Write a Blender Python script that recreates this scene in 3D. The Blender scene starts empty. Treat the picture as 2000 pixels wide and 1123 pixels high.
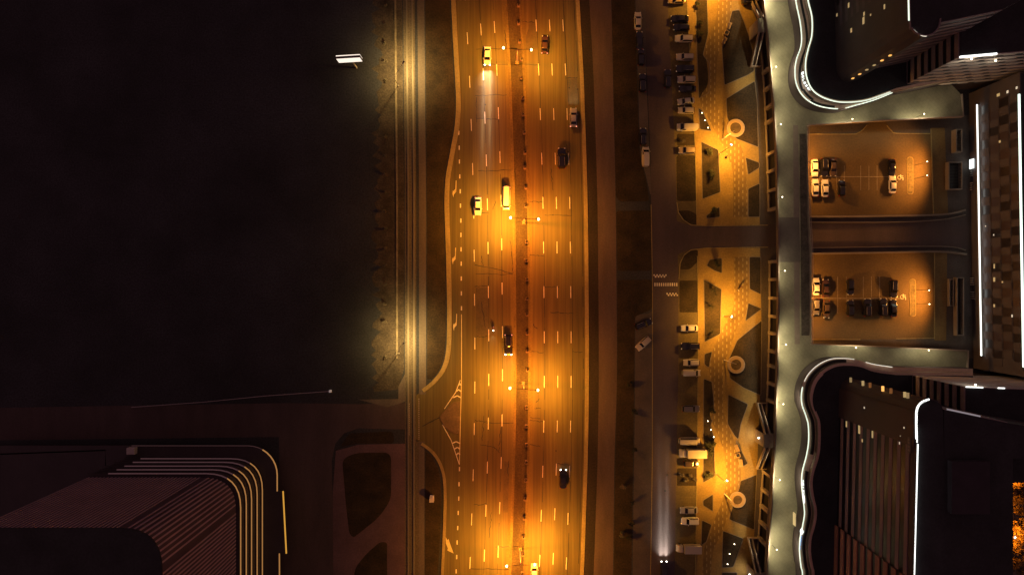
import bpy, bmesh, math, random
from mathutils import Vector, Matrix
R = math.radians
random.seed(7)
S = bpy.context.scene
COL = S.collection
H = 200.0                                   # drone height in metres; ground scale is 7 photo pixels per metre

def K(z): return (H - z) / H
def P(px, py, z=0.0):                       # measured point of the photograph -> metres at height z
    k = K(z)
    return Vector(((px - 1000) / 7.0 * k, (561.5 - py) / 7.0 * k))
def P3(px, py, z=0.0):
    v = P(px, py, z); return Vector((v.x, v.y, z))

# ------------------------------------------------------------------ materials
MATS = {}
def mat(name, col, rough=0.8, var=0.0, scale=1.0, stretch=(1, 1, 1), metal=0.0, spec=0.5, emit=None, es=0.0, fine=0.0, coat=0.0, bump=0.0, fst=(1, 1, 1)):
    if name in MATS: return MATS[name]
    m = bpy.data.materials.new(name); m.use_nodes = True
    nt = m.node_tree; b = nt.nodes['Principled BSDF']
    c = (*col, 1)
    b.inputs['Base Color'].default_value = c
    b.inputs['Roughness'].default_value = rough
    b.inputs['Metallic'].default_value = metal
    b.inputs['Specular IOR Level'].default_value = spec
    if coat: b.inputs['Coat Weight'].default_value = coat; b.inputs['Coat Roughness'].default_value = 0.14
    if emit:
        b.inputs['Emission Color'].default_value = (*emit, 1); b.inputs['Emission Strength'].default_value = es
    if var or fine:
        tc = nt.nodes.new('ShaderNodeTexCoord'); mp = nt.nodes.new('ShaderNodeMapping')
        mp.inputs['Scale'].default_value = stretch
        nt.links.new(tc.outputs['Object'], mp.inputs['Vector'])
        n = nt.nodes.new('ShaderNodeTexNoise'); n.inputs['Scale'].default_value = scale
        n.inputs['Detail'].default_value = 6; n.inputs['Roughness'].default_value = 0.62
        nt.links.new(mp.outputs[0], n.inputs['Vector'])
        r = nt.nodes.new('ShaderNodeMapRange')
        r.inputs['From Min'].default_value = 0.28; r.inputs['From Max'].default_value = 0.72
        r.inputs['To Min'].default_value = 1 - var; r.inputs['To Max'].default_value = 1 + var
        nt.links.new(n.outputs['Fac'], r.inputs['Value'])
        n2 = nt.nodes.new('ShaderNodeTexNoise'); n2.inputs['Scale'].default_value = 2.2; n2.inputs['Detail'].default_value = 4
        mp2 = nt.nodes.new('ShaderNodeMapping'); mp2.inputs['Scale'].default_value = fst; nt.links.new(tc.outputs['Object'], mp2.inputs['Vector']); nt.links.new(mp2.outputs[0], n2.inputs['Vector'])
        r2 = nt.nodes.new('ShaderNodeMapRange')
        r2.inputs['From Min'].default_value = 0.3; r2.inputs['From Max'].default_value = 0.7
        r2.inputs['To Min'].default_value = 1 - fine; r2.inputs['To Max'].default_value = 1 + fine
        nt.links.new(n2.outputs['Fac'], r2.inputs['Value'])
        mu = nt.nodes.new('ShaderNodeMath'); mu.operation = 'MULTIPLY'
        nt.links.new(r.outputs[0], mu.inputs[0]); nt.links.new(r2.outputs[0], mu.inputs[1])
        mx = nt.nodes.new('ShaderNodeVectorMath'); mx.operation = 'SCALE'
        mx.inputs[0].default_value = col
        nt.links.new(mu.outputs[0], mx.inputs['Scale'])
        nt.links.new(mx.outputs[0], b.inputs['Base Color'])
        if bump:
            bp = nt.nodes.new('ShaderNodeBump'); bp.inputs['Strength'].default_value = bump; bp.inputs['Distance'].default_value = 0.1
            nt.links.new(n2.outputs['Fac'], bp.inputs['Height']); nt.links.new(bp.outputs[0], b.inputs['Normal'])
    MATS[name] = m
    return m

def brick_mat(name, c1, c2, mortar, bw, rh, ms, rot=90.0, rough=0.8):
    m = bpy.data.materials.new(name); m.use_nodes = True
    nt = m.node_tree; b = nt.nodes['Principled BSDF']; b.inputs['Roughness'].default_value = rough
    tc = nt.nodes.new('ShaderNodeTexCoord'); mp = nt.nodes.new('ShaderNodeMapping')
    mp.inputs['Rotation'].default_value = (0, 0, R(rot))
    br = nt.nodes.new('ShaderNodeTexBrick')
    br.inputs['Color1'].default_value = (*c1, 1); br.inputs['Color2'].default_value = (*c2, 1); br.inputs['Mortar'].default_value = (*mortar, 1)
    br.inputs['Scale'].default_value = 1.0; br.inputs['Mortar Size'].default_value = ms
    br.inputs['Brick Width'].default_value = bw; br.inputs['Row Height'].default_value = rh; br.inputs['Mortar Smooth'].default_value = 0.3
    nt.links.new(tc.outputs['Object'], mp.inputs['Vector']); nt.links.new(mp.outputs[0], br.inputs['Vector'])
    nz = nt.nodes.new('ShaderNodeTexNoise'); nz.inputs['Scale'].default_value = 0.25; nz.inputs['Detail'].default_value = 5
    nt.links.new(tc.outputs['Object'], nz.inputs['Vector'])
    rg = nt.nodes.new('ShaderNodeMapRange'); rg.inputs['From Min'].default_value = .3; rg.inputs['From Max'].default_value = .7
    rg.inputs['To Min'].default_value = .72; rg.inputs['To Max'].default_value = 1.2
    nt.links.new(nz.outputs['Fac'], rg.inputs['Value'])
    mx = nt.nodes.new('ShaderNodeVectorMath'); mx.operation = 'SCALE'
    nt.links.new(br.outputs['Color'], mx.inputs[0]); nt.links.new(rg.outputs[0], mx.inputs['Scale'])
    nt.links.new(mx.outputs[0], b.inputs['Base Color'])
    return m

M_SOIL = mat('field soil', (0.036, 0.037, 0.042), 0.95, 0.5, 0.035, fine=0.35)
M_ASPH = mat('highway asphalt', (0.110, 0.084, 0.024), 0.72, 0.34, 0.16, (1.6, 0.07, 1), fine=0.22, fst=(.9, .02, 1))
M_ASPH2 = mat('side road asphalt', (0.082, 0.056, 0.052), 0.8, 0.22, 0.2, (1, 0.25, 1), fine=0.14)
M_PATCH = mat('newer asphalt patch', (0.085, 0.066, 0.026), 0.75, 0.2, 0.5, fine=0.12)
M_TAR = mat('tar seam', (0.018, 0.015, 0.012), 0.55, 0.3, 0.6)
M_BAY = mat('parking bay asphalt', (0.115, 0.084, 0.032), 0.8, 0.3, 0.25, fine=0.2)
M_LOT = mat('parking lot asphalt', (0.122, 0.076, 0.024), 0.75, 0.25, 0.12, fine=0.16)
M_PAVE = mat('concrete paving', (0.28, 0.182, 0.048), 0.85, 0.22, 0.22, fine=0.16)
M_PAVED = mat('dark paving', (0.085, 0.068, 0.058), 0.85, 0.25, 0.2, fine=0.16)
M_WALK = mat('reddish sidewalk', (0.105, 0.072, 0.060), 0.85, 0.3, 0.25, (1, .2, 1), fine=0.15)
M_VERGE = mat('verge soil', (0.030, 0.022, 0.018), 0.95, 0.4, 0.2, (1, .3, 1), fine=0.3)
M_KERB = mat('kerb concrete', (0.30, 0.23, 0.09), 0.8, 0.25, 0.5, (1, .3, 1), fine=0.15)
M_MEDIAN = mat('median paving', (0.062, 0.048, 0.020), 0.9, 0.5, 0.25, (1, .35, 1), fine=0.3)
M_GRASS = mat('grass', (0.033, 0.021, 0.009), 0.95, 0.6, 0.22, fine=0.40, bump=0.3)
M_GRAVEL = mat('tram ballast', (0.115, 0.092, 0.062), 0.95, 0.3, 0.3, (1, .2, 1), fine=0.3)
M_PAINT = mat('road paint', (0.72, 0.66, 0.52), 0.6, 0.15, 1.2, fine=0.1)
M_PAINTW = mat('worn road paint', (0.34, 0.29, 0.21), 0.7, 0.35, 1.2, fine=0.2)
M_BRICK = brick_mat('patterned brick path', (0.42, 0.32, 0.13), (0.32, 0.24, 0.09), (0.20, 0.125, 0.035), 1.72, 1.12, 0.50)
M_DECK = brick_mat('terrace tiles', (0.29, 0.275, 0.175), (0.28, 0.265, 0.165), (0.24, 0.225, 0.14), 0.9, 0.9, 0.05, 45)
M_CONC = mat('pale concrete', (0.34, 0.27, 0.21), 0.8, 0.18, 0.3, fine=0.1)
M_TAN = mat('tan facade panel', (0.23, 0.185, 0.14), 0.7, 0.15, 0.3, fine=0.06)
M_DARKW = mat('dark facade', (0.055, 0.042, 0.045), 0.6, 0.2, 0.15, fine=0.08)
M_GREYW = mat('grey spandrel', (0.27, 0.215, 0.21), 0.7, 0.2, 0.2, fine=0.08)
M_LITW = mat('orange lit spandrel', (0.34, 0.17, 0.12), 0.7, 0.2, 0.2, fine=0.08)  # orange light from road and garden put into the spandrel colour
M_PALEW = mat('pale spandrel', (0.52, 0.46, 0.40), 0.7, 0.15, 0.2, fine=0.08)
M_GLASS = mat('dark window glass', (0.012, 0.010, 0.012), 0.3, spec=0.3)
M_ROOF = mat('roofing felt', (0.034, 0.036, 0.038), 0.95, 0.3, 0.15, fine=0.15)
M_STEEL = mat('painted steel', (0.32, 0.28, 0.24), 0.45, metal=0.3)
M_DSTEEL = mat('dark steel', (0.05, 0.045, 0.04), 0.5, metal=0.4)
M_WPOLE = mat('white painted pole', (0.75, 0.68, 0.55), 0.5)
M_LEAF = mat('shrub leaves', (0.050, 0.052, 0.022), 0.8, 0.5, 2.0)
M_LEAFD = mat('dark leaves', (0.028, 0.026, 0.014), 0.85, 0.5, 2.0)
M_LEAFP = mat('pale dry leaves', (0.15, 0.125, 0.085), 0.85, 0.4, 2.0)
M_BARK = mat('bark', (0.05, 0.035, 0.022), 0.9, 0.3, 4)
M_WOOD = mat('bench wood', (0.40, 0.27, 0.13), 0.6, 0.25, 3, (1, 6, 1))
M_RUBBER = mat('tyre rubber', (0.015, 0.015, 0.015), 0.8)
M_CARGL = mat('car glass', (0.008, 0.007, 0.008), 0.06, spec=0.7)
M_TRIM = mat('car black trim', (0.012, 0.012, 0.012), 0.5)
M_LAMPC = mat('clear lamp lens', (0.7, 0.68, 0.62), 0.1, spec=0.8)
M_LAMPR = mat('red lamp lens', (0.35, 0.02, 0.015), 0.2, spec=0.8)
M_TAILON = mat('lit tail lamp', (0.4, 0.02, 0.02), 0.3, emit=(1, 0.35, 0.2), es=2.2)
M_HEADON = mat('lit headlamp', (0.9, 0.9, 0.85), 0.3, emit=(1, 0.93, 0.74), es=9)
M_SODIUM = mat('sodium lamp glass', (0.9, 0.7, 0.4), 0.3, emit=(1, 0.72, 0.30), es=9)
M_WARM = mat('warm lamp glass', (0.9, 0.8, 0.6), 0.3, emit=(1, 0.86, 0.6), es=9)
M_LED = mat('white light strip', (0.8, 0.85, 0.8), 0.4, emit=(0.86, 1.0, 0.80), es=1.25)
M_LEDB = mat('bright white light strip', (0.8, 0.85, 0.85), 0.4, emit=(0.96, 1.0, 0.95), es=2.2)
M_LEDW = mat('pale light strip', (0.8, 0.8, 0.75), 0.4, emit=(1.0, 0.92, 0.74), es=0.8)
M_GLOWO = mat('amber edge glow', (0.6, 0.45, 0.25), 0.5, emit=(1.0, 0.46, 0.13), es=0.34)  # edges glow in place of the road light they reflect
M_RING = mat('ring panel', (0.74, 0.54, 0.40), 0.7, 0.15, 0.3, fine=0.06)
M_GLOWP = mat('dim edge glow', (0.35, 0.25, 0.25), 0.5, emit=(1.0, 0.50, 0.55), es=0.045)  # dim pinkish reflection put in as glow
M_WINY = mat('lit yellow window', (0.6, 0.5, 0.3), 0.4, emit=(1.0, 0.72, 0.30), es=0.36)
M_DIMY = mat('dim yellow window', (0.5, 0.4, 0.25), 0.4, emit=(1.0, 0.7, 0.3), es=0.22)
M_DIMO = mat('dim orange window', (0.4, 0.2, 0.1), 0.4, emit=(1.0, 0.4, 0.1), es=0.14)
M_WINW = mat('lit white window', (0.7, 0.65, 0.55), 0.4, emit=(1.0, 0.86, 0.62), es=0.6)
M_SIGNW = mat('white sign light', (0.9, 0.9, 0.9), 0.4, emit=(0.90, 1.0, 0.96), es=1.6)
M_SIGNO = mat('orange sign light', (0.9, 0.5, 0.2), 0.4, emit=(1.0, 0.50, 0.12), es=1.2)
M_SIGNB = mat('blue sign light', (0.2, 0.4, 0.8), 0.4, emit=(0.14, 0.32, 0.75), es=0.8)
M_SIGNG = mat('green sign light', (0.2, 0.8, 0.4), 0.4, emit=(0.25, 1.0, 0.55), es=1.0)
M_SIGNV = mat('violet sign light', (0.4, 0.2, 0.8), 0.4, emit=(0.35, 0.15, 0.9), es=0.8)
M_BOARD = mat('backlit poster', (0.9, 0.88, 0.85), 0.4, emit=(1.0, 0.86, 0.72), es=1.15)
M_SKIN = mat('skin', (0.45, 0.28, 0.2), 0.6)
M_CLOTHD = mat('dark clothing', (0.03, 0.028, 0.035), 0.85)
M_CLOTHR = mat('red brown jacket', (0.16, 0.05, 0.035), 0.85)
M_HAIR = mat('dark hair', (0.02, 0.014, 0.01), 0.7)

def paint(name, col, rough=0.28, metal=0.0):
    return mat('car paint ' + name, col, rough, metal=metal, coat=1.0)
PAINT = {'white': paint('white', (0.74, 0.70, 0.64)), 'cream': paint('cream', (0.66, 0.58, 0.42)), 'beige': paint('beige', (0.50, 0.43, 0.33)),
         'silver': paint('silver', (0.42, 0.40, 0.37), 0.3, 0.4), 'grey': paint('grey', (0.20, 0.18, 0.165), 0.3, 0.3), 'black': paint('black', (0.012, 0.011, 0.012), 0.16),
         'maroon': paint('maroon', (0.060, 0.030, 0.016), 0.2), 'brown': paint('brown', (0.10, 0.065, 0.035), 0.2, .2), 'gold': paint('gold', (0.5, 0.36, 0.12), 0.25),
         'tan': paint('tan', (0.34, 0.25, 0.15), 0.3)}

# ------------------------------------------------------------------ object helpers
def link(name, me, m=None, parent=None):
    o = bpy.data.objects.new(name, me); COL.objects.link(o)
    if m is not None and not me.materials: me.materials.append(m)
    if parent is not None: o.parent = parent
    return o
def mesh(bm, smooth=None):
    bmesh.ops.recalc_face_normals(bm, faces=bm.faces)
    me = bpy.data.meshes.new('mesh'); bm.to_mesh(me); bm.free()
    if smooth:
        for p in me.polygons: p.use_smooth = True
        me.set_sharp_from_angle(angle=R(smooth))
    return me
def obj(name, bm, m, parent=None, smooth=None):
    me = mesh(bm, smooth)
    return link(name, me, m, parent)
def tag(o, label, cat, group=None, kind=None):
    if label: o['label'] = label
    if cat: o['category'] = cat
    if group: o['group'] = group
    if kind: o['kind'] = kind
    return o
def thing(name, label, cat, loc=(0, 0, 0), rz=0.0, group=None):
    o = bpy.data.objects.new(name, None); COL.objects.link(o)
    o.location = loc; o.rotation_euler = (0, 0, rz); o.empty_display_size = 0.3
    return tag(o, label, cat, group)
def struct(o): o['kind'] = 'structure'; return o

def box(bm, x0, y0, z0, x1, y1, z1):
    vs = [bm.verts.new(c) for c in ((x0, y0, z0), (x1, y0, z0), (x1, y1, z0), (x0, y1, z0), (x0, y0, z1), (x1, y0, z1), (x1, y1, z1), (x0, y1, z1))]
    for f in ((0, 3, 2, 1), (4, 5, 6, 7), (0, 1, 5, 4), (1, 2, 6, 5), (2, 3, 7, 6), (3, 0, 4, 7)): bm.faces.new([vs[i] for i in f])
def obox(bm, a, b, w, z0, z1):               # box along a-b in plan, width w
    a, b = Vector(a[:2]), Vector(b[:2]); d = (b - a); n = Vector((-d.y, d.x)).normalized() * w / 2
    prism(bm, [a - n, b - n, b + n, a + n], z0, z1)
def prism(bm, pts, z0, z1, top=True):
    lo = [bm.verts.new((p[0], p[1], z0)) for p in pts]; hi = [bm.verts.new((p[0], p[1], z1)) for p in pts]
    n = len(pts)
    for i in range(n): bm.faces.new((lo[i], lo[(i + 1) % n], hi[(i + 1) % n], hi[i]))
    if top: bm.faces.new(hi); bm.faces.new(lo[::-1])
def flat(bm, pts, z): 
    f = bm.faces.new([bm.verts.new((p[0], p[1], z)) for p in pts]); f.normal_update()
    if f.normal.z < 0: f.normal_flip()
def ccw(pts):
    a = sum(pts[i][0] * pts[(i + 1) % len(pts)][1] - pts[(i + 1) % len(pts)][0] * pts[i][1] for i in range(len(pts)))
    return pts if a > 0 else pts[::-1]
def tube(bm, a, b, r0, r1=None, n=8):
    a, b = Vector(a), Vector(b); r1 = r0 if r1 is None else r1
    d = (b - a).normalized(); u = d.orthogonal().normalized(); v = d.cross(u)
    A = [bm.verts.new(a + (u * math.cos(t) + v * math.sin(t)) * r0) for t in [2 * math.pi * i / n for i in range(n)]]
    B = [bm.verts.new(b + (u * math.cos(t) + v * math.sin(t)) * r1) for t in [2 * math.pi * i / n for i in range(n)]]
    for i in range(n): bm.faces.new((A[i], A[(i + 1) % n], B[(i + 1) % n], B[i]))
    bm.faces.new(A[::-1]); bm.faces.new(B)
def ball(bm, c, r, sz=1.0, u=10, v=6):
    bmesh.ops.create_uvsphere(bm, u_segments=u, v_segments=v, radius=r, matrix=Matrix.Translation(c) @ Matrix.Diagonal((1, 1, sz, 1)))
def smooth_pts(pts, n=6, closed=False):
    out = []; N = len(pts)
    for i in range(N if closed else N - 1):
        p0 = pts[(i - 1) % N] if closed or i > 0 else pts[i]
        p1 = pts[i]; p2 = pts[(i + 1) % N]
        p3 = pts[(i + 2) % N] if closed or i + 2 < N else p2
        for j in range(n):
            t = j / n
            out.append(tuple(0.5 * ((2 * p1[k]) + (-p0[k] + p2[k]) * t + (2 * p0[k] - 5 * p1[k] + 4 * p2[k] - p3[k]) * t * t + (-p0[k] + 3 * p1[k] - 3 * p2[k] + p3[k]) * t ** 3) for k in range(2)))
    if not closed: out.append(tuple(pts[-1]))
    return out
def rounded(pts, r, n=5):
    out = []; N = len(pts)
    for i in range(N):
        p, a, b = Vector(pts[i]), Vector(pts[i - 1]), Vector(pts[(i + 1) % N])
        u, v = (a - p), (b - p); q = min(r, u.length * .45, v.length * .45)
        s, e = p + u.normalized() * q, p + v.normalized() * q
        for j in range(n + 1):
            t = j / n; out.append(((1 - t) ** 2 * s + 2 * t * (1 - t) * p + t * t * e))
    return out
def offset_line(pts, d):
    out = []; N = len(pts)
    for i in range(N):
        a = Vector(pts[max(i - 1, 0)][:2]); b = Vector(pts[min(i + 1, N - 1)][:2])
        t = (b - a).normalized(); out.append(Vector(pts[i][:2]) + Vector((-t.y, t.x)) * d)
    return out
def ribbon(bm, pts, w, z0, z1=None, shift=0.0):   # strip along a metre polyline; with z1 a solid kerb
    L, Rr = offset_line(pts, w / 2 + shift), offset_line(pts, -w / 2 + shift)
    n = len(pts)
    if z1 is None:
        a = [bm.verts.new((p.x, p.y, z0)) for p in L]; b = [bm.verts.new((p.x, p.y, z0)) for p in Rr]
        for i in range(n - 1): bm.faces.new((b[i], b[i + 1], a[i + 1], a[i]))
        return
    rows = [[bm.verts.new((p.x, p.y, z)) for p in q] for q, z in ((L, z0), (L, z1), (Rr, z1), (Rr, z0))]
    for i in range(n - 1):
        for k in range(4):
            bm.faces.new((rows[k][i], rows[k][i + 1], rows[(k + 1) % 4][i + 1], rows[(k + 1) % 4][i]))
    bm.faces.new([r[0] for r in rows]); bm.faces.new([r[-1] for r in rows][::-1])
def px_line(pts, z=0.0): return [P(x, y, z) for x, y in pts]
def sheet(name, polys, z, m, parent=None, zp=0.0, kind='structure'):
    bm = bmesh.new()
    for pl in polys: flat(bm, [P(x, y, zp) for x, y in pl], z)
    o = obj(name, bm, m, parent)
    if parent is None and kind: o['kind'] = kind
    return o

# ------------------------------------------------------------------ light helpers
def batwing(l, n, cap=.34):                   # luminaire optics: intensity rises towards the sides, as in a real street lamp
    l.use_nodes = True; nt = l.node_tree; em = next(q for q in nt.nodes if q.type == 'EMISSION')
    tc = nt.nodes.new('ShaderNodeTexCoord'); sp = nt.nodes.new('ShaderNodeSeparateXYZ'); nt.links.new(tc.outputs['Normal'], sp.inputs[0])
    a = nt.nodes.new('ShaderNodeMath'); a.operation = 'ABSOLUTE'; nt.links.new(sp.outputs['Z'], a.inputs[0])
    m = nt.nodes.new('ShaderNodeMath'); m.operation = 'MAXIMUM'; m.inputs[1].default_value = cap; nt.links.new(a.outputs[0], m.inputs[0])
    p = nt.nodes.new('ShaderNodeMath'); p.operation = 'POWER'; p.inputs[1].default_value = -n; nt.links.new(m.outputs[0], p.inputs[0])
    nt.links.new(p.outputs[0], em.inputs['Strength'])
def spot(loc, col, power, angle, blend=0.6, target=None, rad=0.25, parent=None, name='lamp_light', wing=0.0):
    l = bpy.data.lights.new(name, 'SPOT'); l.energy = power; l.color = col; l.spot_size = R(angle); l.spot_blend = blend; l.shadow_soft_size = rad
    if wing: batwing(l, wing, .2 if wing > 2 else .34)
    o = bpy.data.objects.new(name, l); COL.objects.link(o); o.location = loc
    if target is not None: o.rotation_euler = (Vector(target) - Vector(loc)).to_track_quat('-Z', 'Y').to_euler()
    if parent is not None: o.parent = parent
    return o
def point(loc, col, power, rad=0.2, parent=None, name='lamp_light'):
    l = bpy.data.lights.new(name, 'POINT'); l.energy = power; l.color = col; l.shadow_soft_size = rad
    o = bpy.data.objects.new(name, l); COL.objects.link(o); o.location = loc
    if parent is not None: o.parent = parent
    return o

# ------------------------------------------------------------------ road curve
DT = [(-400, 1003), (-250, 1020), (-100, 1036), (0, 1044.4), (50, 1047.2), (136, 1052), (223, 1055.2), (310, 1058.2), (396, 1060.4), (483, 1061.6), (570, 1062.3), (658, 1063), (745, 1063), (832, 1062), (920, 1060), (1007, 1057), (1094, 1054), (1200, 1048.5), (1350, 1038), (1500, 1025)]
def D(y):
    for i in range(len(DT) - 1):
        if DT[i][0] <= y <= DT[i + 1][0]:
            y0, x0 = DT[i]; y1, x1 = DT[i + 1]
            m0 = (DT[i + 1][1] - DT[max(i - 1, 0)][1]) / (DT[i + 1][0] - DT[max(i - 1, 0)][0])
            j = min(i + 2, len(DT) - 1)
            m1 = (DT[j][1] - DT[i][1]) / (DT[j][0] - DT[i][0])
            h = y1 - y0; t = (y - y0) / h
            return (2 * t ** 3 - 3 * t * t + 1) * x0 + (t ** 3 - 2 * t * t + t) * h * m0 + (-2 * t ** 3 + 3 * t * t) * x1 + (t ** 3 - t * t) * h * m1
    return DT[0][1] if y < DT[0][0] else DT[-1][1]
YS = list(range(-380, 1500, 20))
def along(off, y0=-380, y1=1480, step=20):
    ys = [y0 + (y1 - y0) * i / max(1, round((y1 - y0) / step)) for i in range(max(1, round((y1 - y0) / step)) + 1)]
    return [(D(y) + off, y) for y in ys]

# ================================================================== GROUND
bm = bmesh.new(); flat(bm, [(-900, -900), (900, -900), (900, 900), (-900, 900)], 0)
struct(obj('ground', bm, M_SOIL))
# the highway: from the aux lane kerb to the right kerb
auxk = [(870, -380), (880, -100), (886, 0), (890, 80), (894, 150), (896, 205), (893, 250), (884, 300), (876, 345), (873.5, 385), (874.5, 440), (877, 520), (878.5, 610), (877, 680), (868, 718), (848, 745), (826, 763)]
auxk_s = smooth_pts(auxk)
lowk = [(823, 866), (843, 881), (858, 902), (867, 930), (869.5, 970), (868, 1030), (864, 1123), (858, 1250), (848, 1480)]
lowk_s = smooth_pts(lowk)
right = along(82)
road_poly = auxk_s + [(808, 775), (808, 852)] + lowk_s + right[::-1]
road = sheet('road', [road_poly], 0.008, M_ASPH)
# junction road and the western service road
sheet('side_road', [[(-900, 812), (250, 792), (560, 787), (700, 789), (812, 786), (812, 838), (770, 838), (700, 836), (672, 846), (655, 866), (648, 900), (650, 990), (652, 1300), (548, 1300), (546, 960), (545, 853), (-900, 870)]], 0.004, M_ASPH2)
# median
med = along(-43.5)
bm = bmesh.new(); ribbon(bm, px_line(med), 26 / 7, 0.012)
obj('median_paving', bm, M_MEDIAN)['kind'] = 'structure'
M_GUT = mat('pale gutter', (0.145, 0.112, 0.032), 0.85, 0.35, 0.3, (1, .08, 1), fine=.12)  # paler strip along both sides of the median
for o_, w_ in ((-61, 1.25), (-25.5, .9)):
    bm = bmesh.new(); ribbon(bm, px_line(along(o_)), w_, 0.0115); struct(obj('gutter', bm, M_GUT, road))
bm = bmesh.new(); ribbon(bm, px_line(along(-57)), 0.75, 0.0, 0.15); ribbon(bm, px_line(along(-29)), 0.65, 0.0, 0.15)
struct(obj('median_kerb', bm, mat('dirty kerb', (.15, .115, .036), .85, .4, .5, (1, .2, 1), fine=.2)))
bm = bmesh.new(); ribbon(bm, px_line(along(83.5)), 1.05, 0.0, 0.14)
ribbon(bm, px_line(auxk_s), 1.1, 0.0, 0.14); ribbon(bm, px_line(lowk_s), 0.8, 0.0, 0.14)
ribbon(bm, px_line([(x - 4.5, y) for x, y in auxk_s[:-6]]), 0.22, 0.0, 0.18)
struct(obj('road_kerb', bm, M_KERB))
# right verge and sidewalk
rb = [(1180, -380), (1190, -60), (1193.5, 0), (1197, 150), (1202, 380), (1204, 560), (1204.5, 750), (1200, 900), (1197, 1123), (1190, 1480)]
rb_s = smooth_pts(rb)
sheet('verge', [along(86) + along(106.5)[::-1]], 0.004, M_VERGE)
sheet('sidewalk', [along(106.5) + rb_s[::-1]], 0.006, M_WALK)
# tram track and footpath on the left
def tramx(x, y): return x + (-3.5 if y < -50 else -3.5 * (1 - min(1, max(0, y) / 380.0)) if y < 380 else 0)
ty = list(range(-380, 1481, 30))
sheet('tram_bed', [[(tramx(791, y), y) for y in ty] + [(tramx(813, y), y) for y in ty[::-1]]], 0.012, M_GRAVEL)
bm = bmesh.new()
ribbon(bm, px_line([(tramx(797.5, y), y) for y in ty]), 0.42, 0.0, 0.16)
ribbon(bm, px_line([(tramx(808.5, y), y) for y in ty]), 0.42, 0.0, 0.16)
struct(obj('tram_rail', bm, mat('rail concrete', (0.19, 0.16, 0.11), 0.6, 0.2, 0.4, (1, .2, 1))))
bm = bmesh.new(); ribbon(bm, px_line([(tramx(775.5, y), y) for y in range(-380, 716, 30)]), 0.5, 0.0, 0.16)
struct(obj('path_kerb', bm, mat('old kerb', (.19, .155, .10), .85, .35, .5, fine=.2)))
up, dn = list(range(-380, 771, 25)), list(range(862, 1481, 30))
sheet('footpath', [[(tramx(818.5, y), y) for y in up] + [(tramx(832, y), y) for y in up[::-1]], [(818, y) for y in dn] + [(829, y) for y in dn[::-1]],
                   [(757, 795), (700, 780), (778, 779), (778, 755), (795, 722), (795, 783)]], 0.009, M_PAVE if False else mat('asphalt path', (0.125, 0.10, 0.08), 0.85, 0.25, 0.3, (1, .2, 1), fine=.15))
sheet('tram_bed', [[(795, y) for y in (862, 1480)] + [(829, y) for y in (1480, 862)]], 0.006, M_GRAVEL)
sheet('verge', [[(736, -380), (tramx(789, 0), -380)] + [(tramx(789, y), y) for y in range(0, 741, 40)] + [(778, 760)] + [(738 + random.uniform(-14, 10), y) for y in range(765, -380, -9)]], 0.003, mat('tram verge', (.060, .046, .032), .95, .6, .22, fine=.4))
# grass either side of the path and the islands of the junction (bottom left)
isl1 = rounded([(668, 896), (695, 884), (764, 883), (764, 975), (740, 1010), (690, 1050), (682, 1040), (676, 990)], 16)
isl2 = rounded([(664, 872), (682, 846), (768, 842), (770, 866), (700, 866)], 8)
isl3 = rounded([(716, 1080), (742, 1058), (756, 1058), (757, 1300), (690, 1300), (692, 1110)], 14)
path1 = [(656, 880), (700, 868), (795, 866), (795, 1300), (652, 1300), (650, 960)]
sheet('plaza_paving', [path1], 0.007, mat('junction paving', (0.135, 0.078, 0.080), 0.85, 0.25, 0.15, fine=.15))
grass_polys = [isl1, isl2, isl3,
    [(tramx(834, y), y) for y in range(-380, 741, 20)] + [(x - 8, y) for x, y in auxk_s[::-1] if y < 742],
    [(831, 880), (843, 890), (856, 915), (861, 945), (862, 985), (860, 1040), (855, 1123), (845, 1300), (830, 1300)]]
# ---- right hand service road, bays, footpath, gardens
LY = [-380, -100, 0, 100, 200, 300, 400, 560, 700, 900, 1100, 1300, 1480]
def interp(tab, y):
    for (a, xa), (b, xb) in zip(tab, tab[1:]):
        if a <= y <= b: return xa + (xb - xa) * (y - a) / (b - a)
    return tab[0][1] if y < tab[0][0] else tab[-1][1]
SRL = [(-380, 1238), (0, 1259), (150, 1264), (300, 1270), (560, 1274.5), (900, 1274), (1100, 1271), (1480, 1262)]
SRR = [(-380, 1280), (0, 1304), (150, 1311), (300, 1319), (560, 1325), (700, 1325), (900, 1321), (1100, 1318), (1480, 1305)]
BYR = [(-380, 1318), (0, 1341), (150, 1349), (300, 1358), (560, 1362.5), (700, 1363), (900, 1361), (1100, 1358), (1480, 1345)]
FPR = [(-380, 1332), (0, 1357), (150, 1364), (300, 1371), (560, 1374.5), (700, 1375), (900, 1373), (1100, 1369), (1480, 1356)]
YY = list(range(-380, 1481, 20))
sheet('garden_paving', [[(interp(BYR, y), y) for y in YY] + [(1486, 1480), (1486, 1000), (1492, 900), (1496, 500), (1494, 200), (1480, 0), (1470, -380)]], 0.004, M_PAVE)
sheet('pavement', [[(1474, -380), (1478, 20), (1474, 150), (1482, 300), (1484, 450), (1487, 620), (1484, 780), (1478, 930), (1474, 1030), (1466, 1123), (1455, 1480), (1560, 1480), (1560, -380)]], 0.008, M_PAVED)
sheet('service_road', [[(interp(SRL, y), y) for y in YY] + [(interp(SRR, y), y) for y in YY[::-1]]], 0.008, M_ASPH2)
sheet('parking_bays', [[(interp(SRR, y), y) for y in YY] + [(interp(BYR, y), y) for y in YY[::-1]]], 0.006, M_BAY)
sheet('cross_road', [[(1316, 430), (1316, 500), (1345, 488), (1380, 485), (1620, 484), (1890, 486), (1890, 430), (1620, 437), (1380, 441), (1345, 440)]], 0.012, M_ASPH2)
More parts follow.
